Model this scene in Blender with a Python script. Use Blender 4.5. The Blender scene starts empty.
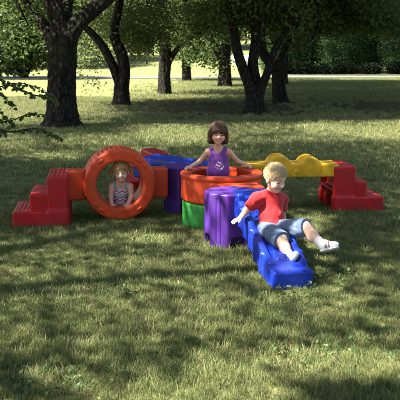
import bpy, math, random
import numpy as np
from mathutils import Vector, Matrix

random.seed(7)
RNG = np.random.default_rng(7)
SC = bpy.context.scene
COL = SC.collection
R = math.radians

# ------------------------------------------------------------------ camera, sky, sun, exposure
F_PX, CAM_H = 720.0, 1.5
PITCH = math.atan(140 / F_PX)
cam = bpy.data.cameras.new('camera')
cam.sensor_fit = 'HORIZONTAL'
cam.sensor_width = 36.0
cam.lens = 36.0 * F_PX / 400
cam.clip_start, cam.clip_end = 0.05, 2000
cam.dof.use_dof = True
cam.dof.focus_distance = 6.0
cam.dof.aperture_fstop = 8.0
camo = bpy.data.objects.new('camera', cam)
COL.objects.link(camo)
camo.location = (0, 0, CAM_H)
camo.rotation_euler = (math.pi / 2 - PITCH, 0, 0)
SC.camera = camo

SUN_TRAVEL = Vector((0.72, 0.26, -1.0)).normalized()
_src = -SUN_TRAVEL
SUN_ELEV = math.asin(_src.z)
SUN_AZ = math.atan2(_src.x, _src.y)
world = bpy.data.worlds.new('World')
SC.world = world
world.use_nodes = True
wn = world.node_tree.nodes
wl = world.node_tree.links
sky = wn.new('ShaderNodeTexSky')
sky.sky_type = 'NISHITA'
sky.sun_disc = False
sky.sun_elevation = SUN_ELEV
sky.sun_rotation = SUN_AZ
sky.dust_density = 2.0
sky.ozone_density = 1.0
wl.new(sky.outputs[0], wn['Background'].inputs[0])
wn['Background'].inputs[1].default_value = 0.060
sl = bpy.data.lights.new('sun', 'SUN')
sl.energy = 5.0
sl.angle = R(0.53)
sl.color = (1.0, 0.95, 0.87)
so = bpy.data.objects.new('sun', sl)
COL.objects.link(so)
so.rotation_euler = SUN_TRAVEL.to_track_quat('-Z', 'Y').to_euler()
SC.view_settings.view_transform = 'Standard'
SC.view_settings.look = 'None'
SC.view_settings.gamma = 1
SC.view_settings.use_curve_mapping = False
SC.view_settings.exposure = 2.55
SC.render.engine = 'CYCLES'
SC.cycles.use_denoising = True
SC.cycles.max_bounces = 8
SC.cycles.diffuse_bounces = 4
SC.cycles.transmission_bounces = 6
SC.cycles.transparent_max_bounces = 8

# ------------------------------------------------------------------ helpers
def at(px, py, Y):
    x = (px - 200) / F_PX
    v = -(py - 200) / F_PX
    c, s = math.cos(PITCH), math.sin(PITCH)
    ry = c + v * s
    rz = -s + v * c
    return np.array([x * Y / ry, Y, CAM_H + rz * Y / ry])

def to_px(P):
    c, s = math.cos(PITCH), math.sin(PITCH)
    z = P[:, 1] * c - (P[:, 2] - CAM_H) * s
    v = P[:, 1] * s + (P[:, 2] - CAM_H) * c
    z = np.where(np.abs(z) < 1e-3, 1e-3, z)
    return 200 + F_PX * P[:, 0] / z, 200 - F_PX * v / z, z

def tag(o, label=None, cat=None, group=None, kind=None):
    if label: o['label'] = label
    if cat: o['category'] = cat
    if group: o['group'] = group
    if kind: o['kind'] = kind
    return o

def empty(name, loc=(0, 0, 0), rz=0.0):
    o = bpy.data.objects.new(name, None)
    o.empty_display_size = 0.1
    o.location = loc
    o.rotation_euler = (0, 0, rz)
    COL.objects.link(o)
    return o

def mesh_obj(name, V, faces, mats, parent=None, smooth=True, fm=None):
    """faces: (N,k) int array"""
    V = np.asarray(V, dtype=np.float32)
    faces = np.asarray(faces, dtype=np.int32)
    k = faces.shape[1]
    me = bpy.data.meshes.new(name)
    me.vertices.add(len(V))
    me.vertices.foreach_set('co', V.ravel())
    me.loops.add(faces.size)
    me.loops.foreach_set('vertex_index', faces.ravel())
    me.polygons.add(len(faces))
    me.polygons.foreach_set('loop_start', np.arange(0, faces.size, k, dtype=np.int32))
    me.polygons.foreach_set('loop_total', np.full(len(faces), k, dtype=np.int32))
    for m in (mats if isinstance(mats, (list, tuple)) else [mats]):
        me.materials.append(m)
    if fm is not None:
        me.polygons.foreach_set('material_index', np.asarray(fm, dtype=np.int32))
    me.polygons.foreach_set('use_smooth', np.full(len(faces), smooth, dtype=bool))
    me.update(calc_edges=True)
    me.validate()
    o = bpy.data.objects.new(name, me)
    COL.objects.link(o)
    if parent: o.parent = parent
    return o

class Geo:
    """collects pieces of quads into one mesh"""
    def __init__(self):
        self.V, self.F, self.n = [], [], 0
    def add(self, V, F):
        self.V.append(np.asarray(V, float)); self.F.append(np.asarray(F) + self.n); self.n += len(V)
    def box(self, lo, hi):
        x0, y0, z0 = lo; x1, y1, z1 = hi
        V = [(x0,y0,z0),(x1,y0,z0),(x1,y1,z0),(x0,y1,z0),(x0,y0,z1),(x1,y0,z1),(x1,y1,z1),(x0,y1,z1)]
        self.add(V, [(0,3,2,1),(4,5,6,7),(0,1,5,4),(1,2,6,5),(2,3,7,6),(3,0,4,7)])
    def build(self, name, mats, parent=None, smooth=False):
        return mesh_obj(name, np.concatenate(self.V), np.concatenate(self.F), mats, parent, smooth)

# ------------------------------------------------------------------ implicit surfaces -> mesh (surface nets)
def nets(A, o, h):
    S = A < 0
    nx, ny, nz = A.shape
    cnt = np.zeros((nx-1, ny-1, nz-1), np.int8)
    for dx in (0, 1):
        for dy in (0, 1):
            for dz in (0, 1):
                cnt += S[dx:nx-1+dx, dy:ny-1+dy, dz:nz-1+dz]
    I, J, K = np.nonzero((cnt > 0) & (cnt < 8))
    acc = np.zeros((len(I), 3)); num = np.zeros(len(I))
    C = [(dx, dy, dz) for dx in (0, 1) for dy in (0, 1) for dz in (0, 1)]
    for a in C:
        for ax in range(3):
            if a[ax]: continue
            b = list(a); b[ax] = 1
            va = A[I+a[0], J+a[1], K+a[2]]; vb = A[I+b[0], J+b[1], K+b[2]]
            m = (va < 0) != (vb < 0)
            t = np.where(m, va / np.where(m, va - vb, 1), 0)
            p = np.tile(np.array(a, float), (len(I), 1)); p[:, ax] += t
            acc[m] += p[m]; num[m] += 1
    V = (np.stack([I, J, K], 1) + acc / num[:, None]) * h + o
    ids = np.full((nx-1, ny-1, nz-1), -1, np.int32)
    ids[I, J, K] = np.arange(len(I))
    Q = []
    for ax in range(3):
        sl0 = [slice(None)]*3; sl1 = [slice(None)]*3
        sl0[ax] = slice(0, -1); sl1[ax] = slice(1, None)
        d = S[tuple(sl0)] != S[tuple(sl1)]
        E = np.argwhere(d)
        u, v = (ax+1) % 3, (ax+2) % 3
        ok = (E[:, u] > 0) & (E[:, v] > 0) & (E[:, u] < A.shape[u]-1) & (E[:, v] < A.shape[v]-1)
        E = E[ok]
        inside = S[E[:, 0], E[:, 1], E[:, 2]]
        def cell(du, dv):
            e = E.copy(); e[:, u] += du; e[:, v] += dv
            return ids[e[:, 0], e[:, 1], e[:, 2]]
        q = np.stack([cell(-1, -1), cell(0, -1), cell(0, 0), cell(-1, 0)], 1)
        q[~inside] = q[~inside][:, ::-1]
        Q.append(q)
    Q = np.concatenate(Q)
    return V, Q[(Q >= 0).all(1)]

def unit(v):
    v = np.asarray(v, float); return v / max(np.linalg.norm(v), 1e-9)

def f_cone(a, b, ra, rb):
    a = np.asarray(a, float); b = np.asarray(b, float); ab = b - a; L2 = max(ab @ ab, 1e-9)
    def f(P):
        d = P - a
        t = np.clip((d @ ab) / L2, 0, 1)
        return np.sqrt(((d - t[..., None] * ab) ** 2).sum(-1)) - (ra + (rb - ra) * t)
    m = max(ra, rb)
    return f, np.minimum(a, b) - m, np.maximum(a, b) + m

def f_ell(c, r, M=None):
    c = np.asarray(c, float); r = np.asarray(r, float)
    M = np.eye(3) if M is None else np.asarray(M)     # columns = local axes
    def f(P):
        q = (P - c) @ M
        k0 = np.sqrt(((q / r) ** 2).sum(-1)); k1 = np.sqrt(((q / r**2) ** 2).sum(-1))
        return np.where(k1 < 1e-6, -r.min(), k0 * (k0 - 1) / np.maximum(k1, 1e-6))
    ext = np.sqrt(((M * r) ** 2).sum(1))
    return f, c - ext, c + ext

def f_box(c, b, r, M=None):
    c = np.asarray(c, float); b = np.asarray(b, float)
    M = np.eye(3) if M is None else np.asarray(M)
    def f(P):
        q = np.abs((P - c) @ M) - (b - r)
        return np.sqrt((np.maximum(q, 0) ** 2).sum(-1)) + np.minimum(q.max(-1), 0) - r
    ext = (np.abs(M) * b).sum(1)
    return f, c - ext, c + ext

def f_ring(c, axis, R0, R1, half, r):
    c = np.asarray(c, float); axis = unit(axis)
    Rm, Rh = (R0 + R1) / 2, (R1 - R0) / 2
    def f(P):
        d = P - c; z = d @ axis
        rad = np.sqrt(np.maximum((d ** 2).sum(-1) - z * z, 0))
        q0 = np.abs(rad - Rm) - (Rh - r); q1 = np.abs(z) - (half - r)
        return np.sqrt(np.maximum(q0, 0)**2 + np.maximum(q1, 0)**2) + np.minimum(np.maximum(q0, q1), 0) - r
    e = R1 + half
    return f, c - e, c + e

def f_poly(pts, z0, z1, r):
    pts = np.asarray(pts, float); ctr = pts.mean(0)
    N, D = [], []
    for i in range(len(pts)):
        e = pts[(i+1) % len(pts)] - pts[i]; n = unit((e[1], -e[0]))
        if n @ (pts[i] - ctr) < 0: n = -n
        N.append(n); D.append(n @ pts[i])
    N = np.array(N); D = np.array(D)
    def f(P):
        q = (P[..., :2] @ N.T - D)
        k = 0.005
        d = q.max(-1) + r
        m = q.max(-1, keepdims=True)
        d = (m[..., 0] + k * np.log(np.exp((q - m) / k).sum(-1))) + r
        zz = np.abs(P[..., 2] - (z0 + z1) / 2) - ((z1 - z0) / 2 - r)
        return np.sqrt(np.maximum(d, 0)**2 + np.maximum(zz, 0)**2) + np.minimum(np.maximum(d, zz), 0) - r
    return f, np.array([pts[:, 0].min(), pts[:, 1].min(), z0]), np.array([pts[:, 0].max(), pts[:, 1].max(), z1])

class Solid:
    def __init__(self, h):
        self.h = h; self.ops = []
    def add(self, prim, k=0.0, mat=0, op='u'):
        self.ops.append((prim[0], np.asarray(prim[1], float), np.asarray(prim[2], float), k, mat, op)); return self
    def cut(self, prim, k=0.0):
        return self.add(prim, k, 0, 's')
    def mesh(self, disp=None):
        h = self.h
        us = [o for o in self.ops if o[5] == 'u']
        lo = np.min([o[1] for o in us], 0) - 4*h - 0.01; hi = np.max([o[2] for o in us], 0) + 4*h + 0.01
        n = np.ceil((hi - lo) / h).astype(int) + 1
        A = np.full(n, 0.5, np.float32)
        ax = [lo[i] + h * np.arange(n[i]) for i in range(3)]
        for f, l, u, k, mat, op in self.ops:
            m = k + 3*h + 0.012
            i0 = np.maximum(np.floor((l - m - lo) / h).astype(int), 0); i1 = np.minimum(np.ceil((u + m - lo) / h).astype(int) + 1, n)
            if (i1 <= i0).any(): continue
            P = np.stack(np.meshgrid(*[ax[i][i0[i]:i1[i]] for i in range(3)], indexing='ij'), -1)
            b = f(P).astype(np.float32)
            s = tuple(slice(i0[i], i1[i]) for i in range(3))
            a = A[s]
            if op == 'u':
                if k > 0:
                    t = np.clip(0.5 + 0.5 * (a - b) / k, 0, 1); A[s] = a * (1 - t) + b * t - k * t * (1 - t)
                else: A[s] = np.minimum(a, b)
            else:
                b = -b
                if k > 0:
                    t = np.clip(0.5 + 0.5 * (b - a) / k, 0, 1); A[s] = a * (1 - t) + b * t + k * t * (1 - t)
                else: A[s] = np.maximum(a, b)
        if disp is not None:
            near = np.abs(A) < 6*h + 0.02
            I = np.argwhere(near)
            P = lo + I * h
            A[near] += disp(P).astype(np.float32)
        V, Q = nets(A, lo, h)
        return V, Q
    def build(self, name, mats, parent=None, disp=None, bias=None):
        V, Q = self.mesh(disp)
        fm = None
        if isinstance(mats, (list, tuple)) and len(mats) > 1:
            best = np.full(len(V), 1e9); mi = np.zeros(len(V), int)
            for f, l, u, k, mat, op in self.ops:
                if op != 'u': continue
                near = ((V > l - 0.02) & (V < u + 0.02)).all(1)
                if not near.any(): continue
                d = np.full(len(V), 1e9); d[near] = f(V[near])
                if mat > 0: d -= (0.0002, 0.0006, 0.0004, 0.0004, 0.0008)[min(mat, 5) - 1]
                m = d < best
                best[m] = d[m]; mi[m] = mat
            fm = mi[Q[:, 0]]
        return mesh_obj(name, V, Q, mats, parent, True, fm)

def noise3(P, s, seed=0):
    """cheap smooth pseudo-noise from sines"""
    r = np.random.default_rng(seed)
    out = np.zeros(len(P))
    for _ in range(6):
        w = r.normal(size=3) * s; ph = r.uniform(0, 6.28)
        out += np.sin(P @ w + ph)
    return out / 3.5

# ------------------------------------------------------------------ materials
def new_mat(name):
    m = bpy.data.materials.new(name); m.use_nodes = True
    nt = m.node_tree
    return m, nt, nt.nodes['Principled BSDF']

def ramp(nt, src, stops):
    n = nt.nodes.new('ShaderNodeValToRGB')
    e = n.color_ramp.elements
    while len(e) < len(stops): e.new(0.5)
    for i, (p, c) in enumerate(stops):
        e[i].position = p; e[i].color = (*c, 1) if len(c) == 3 else c
    nt.links.new(src, n.inputs[0]); return n.outputs[0]

def noise_node(nt, scale, detail=4, coord=None, rough=0.6):
    n = nt.nodes.new('ShaderNodeTexNoise')
    n.inputs['Scale'].default_value = scale; n.inputs['Detail'].default_value = detail
    n.inputs['Roughness'].default_value = rough
    if coord is not None: nt.links.new(coord, n.inputs['Vector'])
    return n.outputs[0]

def geo_pos(nt): return nt.nodes.new('ShaderNodeNewGeometry').outputs['Position']
def obj_co(nt): return nt.nodes.new('ShaderNodeTexCoord').outputs['Object']

def mixc(nt, fac, a, b, mode='MIX'):
    n = nt.nodes.new('ShaderNodeMix'); n.data_type = 'RGBA'; n.blend_type = mode
    for sock, v in ((n.inputs[0], fac), (n.inputs[6], a), (n.inputs[7], b)):
        if isinstance(v, (tuple, list)): sock.default_value = (*v, 1) if len(v) == 3 else v
        elif isinstance(v, (int, float)): sock.default_value = v
        else: nt.links.new(v, sock)
    return n.outputs[2]

def math_node(nt, op, a, b):
    n = nt.nodes.new('ShaderNodeMath'); n.operation = op
    for i, v in enumerate((a, b)):
        if isinstance(v, (int, float)): n.inputs[i].default_value = v
        else: nt.links.new(v, n.inputs[i])
    return n.outputs[0]
def bump(nt, height, strength, dist=0.01):
    b = nt.nodes.new('ShaderNodeBump'); b.inputs['Strength'].default_value = strength; b.inputs['Distance'].default_value = dist
    nt.links.new(height, b.inputs['Height']); return b.outputs[0]

def plastic(name, c, rough=0.39):
    m, nt, p = new_mat(name)
    co = obj_co(nt)
    n1 = noise_node(nt, 7, 5, co)
    n2 = noise_node(nt, 45, 4, co)
    d = tuple(x * 0.72 + 0.012 for x in c)
    col = mixc(nt, ramp(nt, n1, [(0.42, (0, 0, 0)), (0.75, (1, 1, 1))]), c, d)
    col = mixc(nt, ramp(nt, n2, [(0.60, (0, 0, 0)), (0.78, (0.5, 0.5, 0.5))]), col, (0.16, 0.13, 0.085))
    nt.links.new(col, p.inputs['Base Color'])
    nt.links.new(ramp(nt, n1, [(0.3, (rough - 0.06,)*3), (0.75, (rough + 0.16,)*3)]), p.inputs['Roughness'])
    nt.links.new(bump(nt, noise_node(nt, 260, 3, co), 0.12, 0.002), p.inputs['Normal'])
    p.inputs['Specular IOR Level'].default_value = 0.27
    return m

M_RED = plastic('red_plastic', (0.40, 0.008, 0.011))
M_ORANGE = plastic('orange_plastic', (0.58, 0.060, 0.014))
M_BLUE = plastic('blue_plastic', (0.006, 0.028, 0.32))
M_PURPLE = plastic('purple_plastic', (0.076, 0.022, 0.22))
M_GREEN = plastic('green_plastic', (0.035, 0.27, 0.045))
M_YELLOW = plastic('yellow_plastic', (0.66, 0.37, 0.012))

def cloth(name, c, c2=None, scale=60, rough=0.9):
    m, nt, p = new_mat(name)
    co = obj_co(nt)
    n = noise_node(nt, scale, 5, co)
    c2 = c2 or tuple(x * 0.7 for x in c)
    nt.links.new(mixc(nt, ramp(nt, n, [(0.35, (0,)*3), (0.65, (1,)*3)]), c, c2), p.inputs['Base Color'])
    p.inputs['Roughness'].default_value = rough
    p.inputs['Sheen Weight'].default_value = 0.15
    nt.links.new(bump(nt, noise_node(nt, 700, 2, co), 0.35, 0.001), p.inputs['Normal'])
    return m

def flat_mat(name, c, rough=0.6, sss=0.0):
    m, nt, p = new_mat(name)
    p.inputs['Base Color'].default_value = (*c, 1); p.inputs['Roughness'].default_value = rough
    if sss:
        p.inputs['Subsurface Weight'].default_value = sss
        p.inputs['Subsurface Radius'].default_value = (0.012, 0.004, 0.002)
        p.inputs['Subsurface Scale'].default_value = 0.6
    return m

def skin(name, c):
    m, nt, p = new_mat(name)
    co = obj_co(nt)
    n = noise_node(nt, 28, 4, co)
    nt.links.new(mixc(nt, ramp(nt, n, [(0.35, (0,)*3), (0.7, (1,)*3)]), c, (c[0]*0.92, c[1]*0.74, c[2]*0.70)), p.inputs['Base Color'])
    p.inputs['Roughness'].default_value = 0.5
    p.inputs['Subsurface Weight'].default_value = 0.15
    p.inputs['Subsurface Radius'].default_value = (0.012, 0.004, 0.002)
    p.inputs['Subsurface Scale'].default_value = 0.5
    nt.links.new(bump(nt, noise_node(nt, 400, 3, co), 0.08, 0.001), p.inputs['Normal'])
    return m

def hair_mat(name, c):
    m, nt, p = new_mat(name)
    co = obj_co(nt)
    w = nt.nodes.new('ShaderNodeMapping'); w.inputs['Scale'].default_value = (160, 160, 14)
    nt.links.new(co, w.inputs[0])
    n = noise_node(nt, 1.0, 4, w.outputs[0])
    rnd = nt.nodes.new('ShaderNodeNewGeometry').outputs['Random Per Island']
    hc_ = mixc(nt, ramp(nt, n, [(0.35, (0,)*3), (0.65, (1,)*3)]), tuple(x*0.6 for x in c), c)
    nt.links.new(mixc(nt, rnd, mixc(nt, 1.0, hc_, (0.55, 0.52, 0.50), 'MULTIPLY'), mixc(nt, 0.5, hc_, tuple(min(1, x*1.9) for x in c))), p.inputs['Base Color'])
    p.inputs['Roughness'].default_value = 0.5
    p.inputs['Specular IOR Level'].default_value = 0.3
    nt.links.new(bump(nt, n, 0.6, 0.003), p.inputs['Normal'])
    return m

def leaf_mat(name, c1, c2, trans=0.45, tc=(0.16, 0.26, 0.03), spec=0.28):
    m = bpy.data.materials.new(name); m.use_nodes = True
    nt = m.node_tree; nt.nodes.clear()
    out = nt.nodes.new('ShaderNodeOutputMaterial')
    g = nt.nodes.new('ShaderNodeNewGeometry')
    v = mixc(nt, g.outputs['Random Per Island'], c1, c2)
    pr = nt.nodes.new('ShaderNodeBsdfPrincipled'); pr.inputs['Roughness'].default_value = 0.5
    pr.inputs['Specular IOR Level'].default_value = spec
    nt.links.new(v, pr.inputs['Base Color'])
    tr = nt.nodes.new('ShaderNodeBsdfTranslucent')
    nt.links.new(mixc(nt, g.outputs['Random Per Island'], tc, tuple(x*1.35 for x in tc)), tr.inputs['Color'])
    mx = nt.nodes.new('ShaderNodeMixShader'); mx.inputs[0].default_value = trans
    nt.links.new(pr.outputs[0], mx.inputs[1]); nt.links.new(tr.outputs[0], mx.inputs[2])
    nt.links.new(mx.outputs[0], out.inputs[0])
    return m

def bark_mat():
    m, nt, p = new_mat('bark')
    co = geo_pos(nt)
    wob = noise_node(nt, 3.0, 4, co)
    wv = nt.nodes.new('ShaderNodeVectorMath'); wv.operation = 'SCALE'; wv.inputs[3].default_value = 0.16
    cmb = nt.nodes.new('ShaderNodeCombineXYZ'); nt.links.new(wob, cmb.inputs[0]); nt.links.new(wob, cmb.inputs[1]); nt.links.new(cmb.outputs[0], wv.inputs[0])
    ad = nt.nodes.new('ShaderNodeVectorMath'); nt.links.new(co, ad.inputs[0]); nt.links.new(wv.outputs[0], ad.inputs[1])
    w = nt.nodes.new('ShaderNodeMapping'); w.inputs['Scale'].default_value = (15, 15, 3.4)
    nt.links.new(ad.outputs[0], w.inputs[0])
    vo = nt.nodes.new('ShaderNodeTexVoronoi'); vo.feature = 'DISTANCE_TO_EDGE'; vo.inputs['Scale'].default_value = 1.0
    nt.links.new(w.outputs[0], vo.inputs['Vector'])
    n = noise_node(nt, 2.2, 8, w.outputs[0], 0.72)
    n2 = noise_node(nt, 1.7, 4, co)
    c = ramp(nt, n, [(0.35, (0.012, 0.0095, 0.0075)), (0.55, (0.046, 0.038, 0.030)), (0.74, (0.15, 0.13, 0.105))])
    c = mixc(nt, ramp(nt, vo.outputs['Distance'], [(0.02, (1,)*3), (0.16, (0,)*3)]), c, (0.006, 0.005, 0.004))
    c = mixc(nt, ramp(nt, n2, [(0.54, (0,)*3), (0.70, (0.5,)*3)]), c, (0.05, 0.06, 0.032))
    nt.links.new(c, p.inputs['Base Color']); p.inputs['Roughness'].default_value = 0.95
    p.inputs['Specular IOR Level'].default_value = 0.15
    h = math_node(nt, 'ADD', ramp(nt, vo.outputs['Distance'], [(0.0, (0,)*3), (0.25, (1,)*3)]), n)
    nt.links.new(bump(nt, h, 1.0, 0.06), p.inputs['Normal'])
    return m
M_BARK = bark_mat()

# soil and lawn share one world-space colour layout
def lawn_col(nt, co):
    n1 = noise_node(nt, 0.9, 6, co); n2 = noise_node(nt, 5.5, 5, co)
    c = ramp(nt, n2, [(0.30, (0.088, 0.118, 0.032)), (0.52, (0.150, 0.172, 0.056)), (0.74, (0.25, 0.235, 0.105))])
    c = mixc(nt, ramp(nt, n1, [(0.42, (0,)*3), (0.68, (0.75,)*3)]), c, (0.195, 0.200, 0.080))
    return c

def ground_mat():
    m, nt, p = new_mat('lawn_soil')
    co = geo_pos(nt)
    c = lawn_col(nt, co)
    n3 = noise_node(nt, 60, 4, co)
    c = mixc(nt, ramp(nt, n3, [(0.4, (0.0,)*3), (0.7, (0.55,)*3)]), c, (0.10, 0.09, 0.05))
    # bare, leaf-littered earth under the tree group, enlarged and darkened as painted shade
    sep = nt.nodes.new('ShaderNodeSeparateXYZ'); nt.links.new(co, sep.inputs[0])
    def blob(cx, cy, rx, ry):
        cmb = nt.nodes.new('ShaderNodeCombineXYZ')
        for i, (s, c0, r0) in enumerate(((0, cx, rx), (1, cy, ry))):
            a = nt.nodes.new('ShaderNodeMath'); a.operation = 'SUBTRACT'; nt.links.new(sep.outputs[s], a.inputs[0]); a.inputs[1].default_value = c0
            d = nt.nodes.new('ShaderNodeMath'); d.operation = 'DIVIDE'; nt.links.new(a.outputs[0], d.inputs[0]); d.inputs[1].default_value = r0
            nt.links.new(d.outputs[0], cmb.inputs[i])
        l = nt.nodes.new('ShaderNodeVectorMath'); l.operation = 'LENGTH'; nt.links.new(cmb.outputs[0], l.inputs[0])
        return l.outputs['Value']
    n4 = noise_node(nt, 1.6, 5, co)
    for b in ((0.6, 23.5, 6.0, 7.4), (-3.2, 16.6, 0.9, 1.1), (7.5, 23.5, 7.5, 8)):
        l = blob(*b)
        s = nt.nodes.new('ShaderNodeMath'); s.operation = 'ADD'; nt.links.new(l, s.inputs[0]); nt.links.new(n4, s.inputs[1])
        c = mixc(nt, ramp(nt, s.outputs[0], [(0.95, (0.8,)*3), (1.0, (0.0,)*3)]) if False else ramp(nt, math_node(nt, 'DIVIDE', s.outputs[0], 2.0), [(0.52, (0.75,)*3), (0.80, (0,)*3)]), c, (0.042, 0.031, 0.020))
    nt.links.new(c, p.inputs['Base Color']); p.inputs['Roughness'].default_value = 1.0
    p.inputs['Specular IOR Level'].default_value = 0.1
    nt.links.new(bump(nt, n3, 0.8, 0.04), p.inputs['Normal'])
    return m
M_GROUND = ground_mat()

def grass_mat():
    m = bpy.data.materials.new('grass_blade'); m.use_nodes = True
    nt = m.node_tree; nt.nodes.clear()
    out = nt.nodes.new('ShaderNodeOutputMaterial')
    co = geo_pos(nt)
    c = lawn_col(nt, co)
    g = nt.nodes.new('ShaderNodeNewGeometry')
    c = mixc(nt, ramp(nt, g.outputs['Random Per Island'], [(0.0, (0.0,)*3), (0.80, (0.0,)*3), (0.88, (1.0,)*3)]), c, (0.36, 0.32, 0.17))
    c = mixc(nt, ramp(nt, g.outputs['Random Per Island'], [(0.0, (0.7,)*3), (0.45, (0.0,)*3)]), c, (0.11, 0.18, 0.055))
    pr = nt.nodes.new('ShaderNodeBsdfPrincipled'); pr.inputs['Roughness'].default_value = 0.6
    pr.inputs['Specular IOR Level'].default_value = 0.25
    nt.links.new(c, pr.inputs['Base Color'])
    tr = nt.nodes.new('ShaderNodeBsdfTranslucent'); nt.links.new(c, tr.inputs['Color'])
    mx = nt.nodes.new('ShaderNodeMixShader'); mx.inputs[0].default_value = 0.35
    nt.links.new(pr.outputs[0], mx.inputs[1]); nt.links.new(tr.outputs[0], mx.inputs[2]); nt.links.new(mx.outputs[0], out.inputs[0])
    return m
M_GRASS = grass_mat()

# ------------------------------------------------------------------ ground, road, pavement
def ground_z(X, Y):
    rise = np.maximum(Y - 84, 0)
    return np.where(rise < 10, rise**2 / 20 * 0.085, (rise - 5) * 0.085)

def road_y(x): return 66.5 + 0.17 * x        # centre line of the road across the view
xs = np.concatenate([np.linspace(-260, -40, 23), np.linspace(-36, 36, 73), np.linspace(40, 260, 23)])
ys = np.concatenate([np.linspace(-60, -4, 15), np.linspace(-2, 60, 125), np.linspace(61, 130, 70), np.linspace(140, 420, 29)])
GX, GY = np.meshgrid(xs, ys, indexing='ij')
GZ = ground_z(GX, GY)
near = np.clip((30 - np.abs(GY - 15)) / 20, 0, 1)
_p = np.stack([GX.ravel(), GY.ravel(), 0*GX.ravel()], 1)
GZ = GZ - 0.012 + 0.012 * noise3(_p, 0.9, 3).reshape(GX.shape) * near * 0.8
idx = np.arange(GX.size).reshape(GX.shape)
gq = np.stack([idx[:-1, :-1], idx[1:, :-1], idx[1:, 1:], idx[:-1, 1:]], -1).reshape(-1, 4)
tag(mesh_obj('ground', np.stack([GX, GY, GZ], -1).reshape(-1, 3), gq, M_GROUND), 'wide lawn rising to a low hill behind the road', None, None, 'structure')

m, nt, p = new_mat('asphalt'); c_ = noise_node(nt, 30, 5, geo_pos(nt))
nt.links.new(ramp(nt, c_, [(0.3, (0.06, 0.06, 0.06)), (0.7, (0.10, 0.098, 0.095))]), p.inputs['Base Color']); p.inputs['Roughness'].default_value = 0.9
M_ASPHALT = m
m, nt, p = new_mat('concrete'); c_ = noise_node(nt, 6, 6, geo_pos(nt))
nt.links.new(ramp(nt, c_, [(0.3, (0.20, 0.185, 0.15)), (0.7, (0.28, 0.26, 0.22))]), p.inputs['Base Color']); p.inputs['Roughness'].default_value = 0.9
M_CONC = m
def strip(name, off, w, z0, z1, mat):
    g = Geo()
    X = np.linspace(-120, 120, 61)
    top = []
    for x in X:
        y = road_y(x) + off
        top += [(x, y - w/2, z0), (x, y - w/2, z1), (x, y + w/2, z1), (x, y + w/2, z0)]
    F = []
    for i in range(60):
        for j in range(3):
            a = i*4 + j
            F.append((a, a+4, a+5, a+1))
    g.add(top, F)
    return g.build(name, mat)
tag(strip('road', 0, 8.0, -0.05, 0.035, M_ASPHALT), 'grey asphalt road across the far end of the lawn', None, None, 'structure')
tag(strip('pavement', -5.4, 1.5, -0.05, 0.10, M_CONC), 'pale concrete pavement edging the road', None, None, 'structure')

# ------------------------------------------------------------------ where the canopy lets sun through (ground pattern of light)
SUNNY = [  # centre x, y, rx, ry, transmission (photograph coordinates of the lit lawn)
    (50, 90, 85, 12, 0.97), (140, 88, 40, 7, 0.5),
    (180, 134, 62, 13, 0.98), (105, 141, 60, 7, 0.6), (255, 128, 60, 7, 0.75), (330, 128, 55, 8, 0.95), (385, 131, 45, 11, 0.97), (300, 141, 70, 4, 0.5),
    (30, 115, 45, 12, 0.65), (100, 117, 40, 9, 0.7), (15, 143, 30, 9, 0.6), (55, 156, 30, 5, 0.65), (130, 152, 40, 5, 0.5), (90, 140, 40, 6, 0.35),
    (155, 243, 26, 8, 0.85), (200, 160, 30, 4, 0.4),
    (330, 364, 105, 24, 0.98), (235, 384, 80, 28, 0.98), (150, 394, 74, 24, 0.8), (60, 376, 46, 12, 0.45), (385, 352, 34, 16, 0.7),
    (285, 328, 60, 18, 0.42), (240, 308, 70, 14, 0.42), (360, 275, 26, 12, 0.42), (300, 295, 46, 12, 0.42), (100, 285, 90, 30, 0.34), (160, 335, 90, 30, 0.38),
    (60, 240, 40, 8, 0.28), (312, 226, 26, 12, 0.75), (262, 252, 36, 24, 0.6), (215, 246, 34, 12, 0.45), (140, 222, 50, 8, 0.25), (250, 190, 40, 10, 0.35), (350, 207, 24, 6, 0.25),
    (30, 320, 80, 34, 0.30), (370, 310, 60, 26, 0.34), (200, 272, 80, 22, 0.36), (200, 315, 280, 64, 0.44), (170, 268, 290, 36, 0.40), (315, 258, 30, 17, 0.9), (272, 217, 26, 6, 0.3)]
DARK = [(345, 392, 58, 14), (390, 395, 30, 16), (15, 388, 30, 10), (350, 240, 24, 24), (180, 108, 60, 8), (330, 105, 90, 14), (345, 170, 90, 26), (375, 228, 36, 16), (90, 180, 120, 14), (60, 222, 60, 8), (200, 212, 30, 8), (345, 84, 85, 9), (345, 98, 90, 14), (230, 110, 100, 12), (330, 108, 110, 12)]
def transmission(x, y):
    t = np.full(len(x), 0.16)
    for cx, cy, rx, ry, a in SUNNY:
        d = ((x - cx) / rx)**2 + ((y - cy) / ry)**2
        t = np.maximum(t, a * np.exp(-d**2 * 0.9))
    for cx, cy, rx, ry in DARK:
        d = ((x - cx) / rx)**2 + ((y - cy) / ry)**2
        t = t * (1 - 0.85 * np.exp(-d**2 * 0.9))
    return t
def keep_for_light(C, tau):
    """which leaf clusters a canopy carries so the lawn below gets its light and shade"""
    s = C[:, 2] / -SUN_TRAVEL.z
    G = C + s[:, None] * np.array(SUN_TRAVEL)
    x, y, z = to_px(G)
    t = transmission(x, y)
    out = (z < 1.5) | (x < -60) | (x > 460) | (y > 440)
    t = np.where(out, 0.30, t)
    p = np.clip(-np.log(np.clip(t, 0.03, 0.999)) / tau, 0, 1)
    p = np.where(y < 76, 0.9, p)
    return RNG.uniform(size=len(C)) < p

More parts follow.
